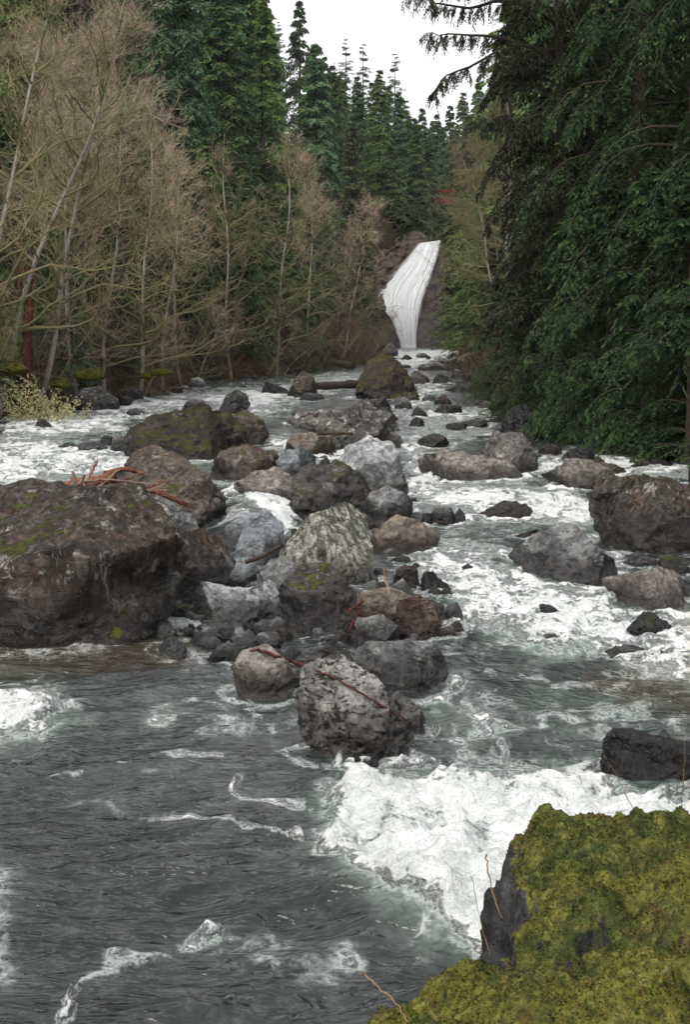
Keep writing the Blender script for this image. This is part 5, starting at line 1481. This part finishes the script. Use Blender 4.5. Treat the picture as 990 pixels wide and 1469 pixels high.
    for i, (pts, r_, mt, lab) in enumerate((
        ([at(518, 1396, 3.9), at(545, 1418, 3.85), at(570, 1440, 3.8), at(592, 1475, 3.7)], .003, 'straw', 'dry curved grass stem at the lower left of the mossy foreground boulder'),
        ([at(697, 1225, 4.55), at(703, 1262, 4.5), at(713, 1300, 4.45), at(722, 1320, 4.45)], .0032, 'straw', 'dry bent stem hanging in front of the bare rock side of the mossy boulder'),
        ([at(676, 1255, 4.5), at(690, 1320, 4.4), at(704, 1375, 4.3)], .0014, 'straw', 'hair thin dry stem beside the dry bent stem'),
        ([at(612, 1410, 4.1), at(626, 1425, 4.05), at(640, 1432, 4.0)], .003, 'straw', 'short dry stem on the low moss ledge'),
        ([at(978, 1165, 5.5), at(982, 1100, 5.45), at(985, 1030, 5.4)], .002, 'straw', 'upright dry stem rising from the mossy boulder at the right edge'),
        ([at(908, 1160, 5.5), at(890, 1120, 5.5), at(868, 1085, 5.45)], .002, 'straw', 'fine dry stem leaning left from the top of the mossy boulder'),
        )):
        tube_obj('dry_stem', pts, r_, r_ * .5, mt, lab, 'stem', sides=6, seed=i, wob=.002)

def fg_material():
    m = NT('mossy_boulder_surface')
    tc = m.n('ShaderNodeTexCoord').outputs['Object']
    nz = m.n('ShaderNodeSeparateXYZ', {0: m.n('ShaderNodeNewGeometry').outputs['Normal']}).outputs[2]
    n1 = m.noise(tc, 2.6, 5, .6, .3); n2 = m.noise(tc, 14, 6, .65); n3 = m.noise(tc, 70, 4, .6); n5 = m.noise(tc, 4, 6, .65, .4)
    mc = moss_colour(m, tc)
    rc = m.mix(m.mr(n5, .35, .65), (.012, .012, .014), (.038, .038, .042)); rc = m.mix(m.mr(n2, .52, .72, 0, .5), rc, (.10, .10, .105))
    f = m.math('MULTIPLY_ADD', m.math('SUBTRACT', n5, .5), 1.3, nz)
    xx = m.n('ShaderNodeSeparateXYZ', {0: tc})
    lf = m.math('MULTIPLY', m.mr(xx.outputs[0], -1.00, -.80, 1, 0), m.mr(xx.outputs[1], .55, .8, 0, 1))
    f = m.math('MULTIPLY_ADD', lf, -1.1, f)
    f = m.mr(f, .28, .5)
    c = m.mix(f, rc, mc)
    return m.done(m.bsdf(c, m.mix(f, (.5, .5, .5), (.95, .95, .95)), m.bump(n3, .7, .015, m.bump(n2, .8, .05)), .3))
FG = fg_material()

def build_bridge():
    """small red timber footbridge high over the gorge, mostly hidden by trees"""
    Y = 172; a = at(600, 283, Y); b = at(652, 281, Y); L = b[0] - a[0]; z = a[2]
    r = empty('footbridge', (a[0], Y, z)); tag(r, 'small red footbridge over the gorge above the waterfall, mostly hidden by conifers', 'bridge')
    red = NT('red_paint'); tc = red.n('ShaderNodeTexCoord').outputs['Object']; n = red.noise(tc, 3, 4)
    red.done(red.bsdf(red.mix(red.mr(n, .3, .7), (.26, .02, .015), (.15, .015, .012)), .6))
    def bx(name, x0, x1, y0, y1, z0, z1, mat=red.m):
        V = np.array([(x, y, zz) for x in (x0, x1) for y in (y0, y1) for zz in (z0, z1)])
        Fq = np.array([(0, 1, 3, 2), (4, 6, 7, 5), (0, 4, 5, 1), (2, 3, 7, 6), (0, 2, 6, 4), (1, 5, 7, 3)])
        return link(name, mk_mesh(name, V, [Fq], mat, False), parent=r)
    bx('deck', 0, L, 0, 1.6, -.45, -.2); bx('girder', 0, L, -.12, -.005, -.75, -.1)
    for y in (-.1, 1.5): bx('handrail', 0, L, y, y + .1, .75, .87)
    for i in range(7):
        x = .1 + i * (L - .3) / 6; bx('post', x, x + .1, -.09, 0, -.095, .745)

def build_haze():
    V = np.array([(x, y, z) for x in (-430, 430) for y in (-70, 810) for z in (-9, 330)])
    V[:, 2] = np.where(V[:, 2] < 0, HAZE_BOTTOM, HAZE_TOP)
    Fq = np.array([(0, 1, 3, 2), (4, 6, 7, 5), (0, 4, 5, 1), (2, 3, 7, 6), (0, 2, 6, 4), (1, 5, 7, 3)])
    m = bpy.data.materials.new('haze_air'); m.use_nodes = True; t = m.node_tree; t.nodes.clear()
    o = t.nodes.new('ShaderNodeOutputMaterial'); pv = t.nodes.new('ShaderNodeVolumePrincipled')
    pv.inputs['Color'].default_value = (.86, .92, 1, 1); pv.inputs['Density'].default_value = HAZE
    t.links.new(pv.outputs[0], o.inputs['Volume'])
    tag(link('haze', mk_mesh('haze', V, [Fq], m, False)), 'thin damp haze filling the gorge', 'haze', kind='stuff')
HAZE = .00018; HAZE_BOTTOM = -6; HAZE_TOP = 230
build_world()
build_terrain()
build_rocks()
build_water()
build_falls()
build_bridge()
C_, A_ = build_left_trees()
build_right_trees(C_, A_)
hemlock_boughs()
build_far_forest()
build_undergrowth()
build_foreground_boulder()
build_debris()
if HAZE: build_haze()
zmin = [v.co.z for v in bpy.data.objects['ground'].data.vertices]
print('GROUND Z', min(zmin), max(zmin))
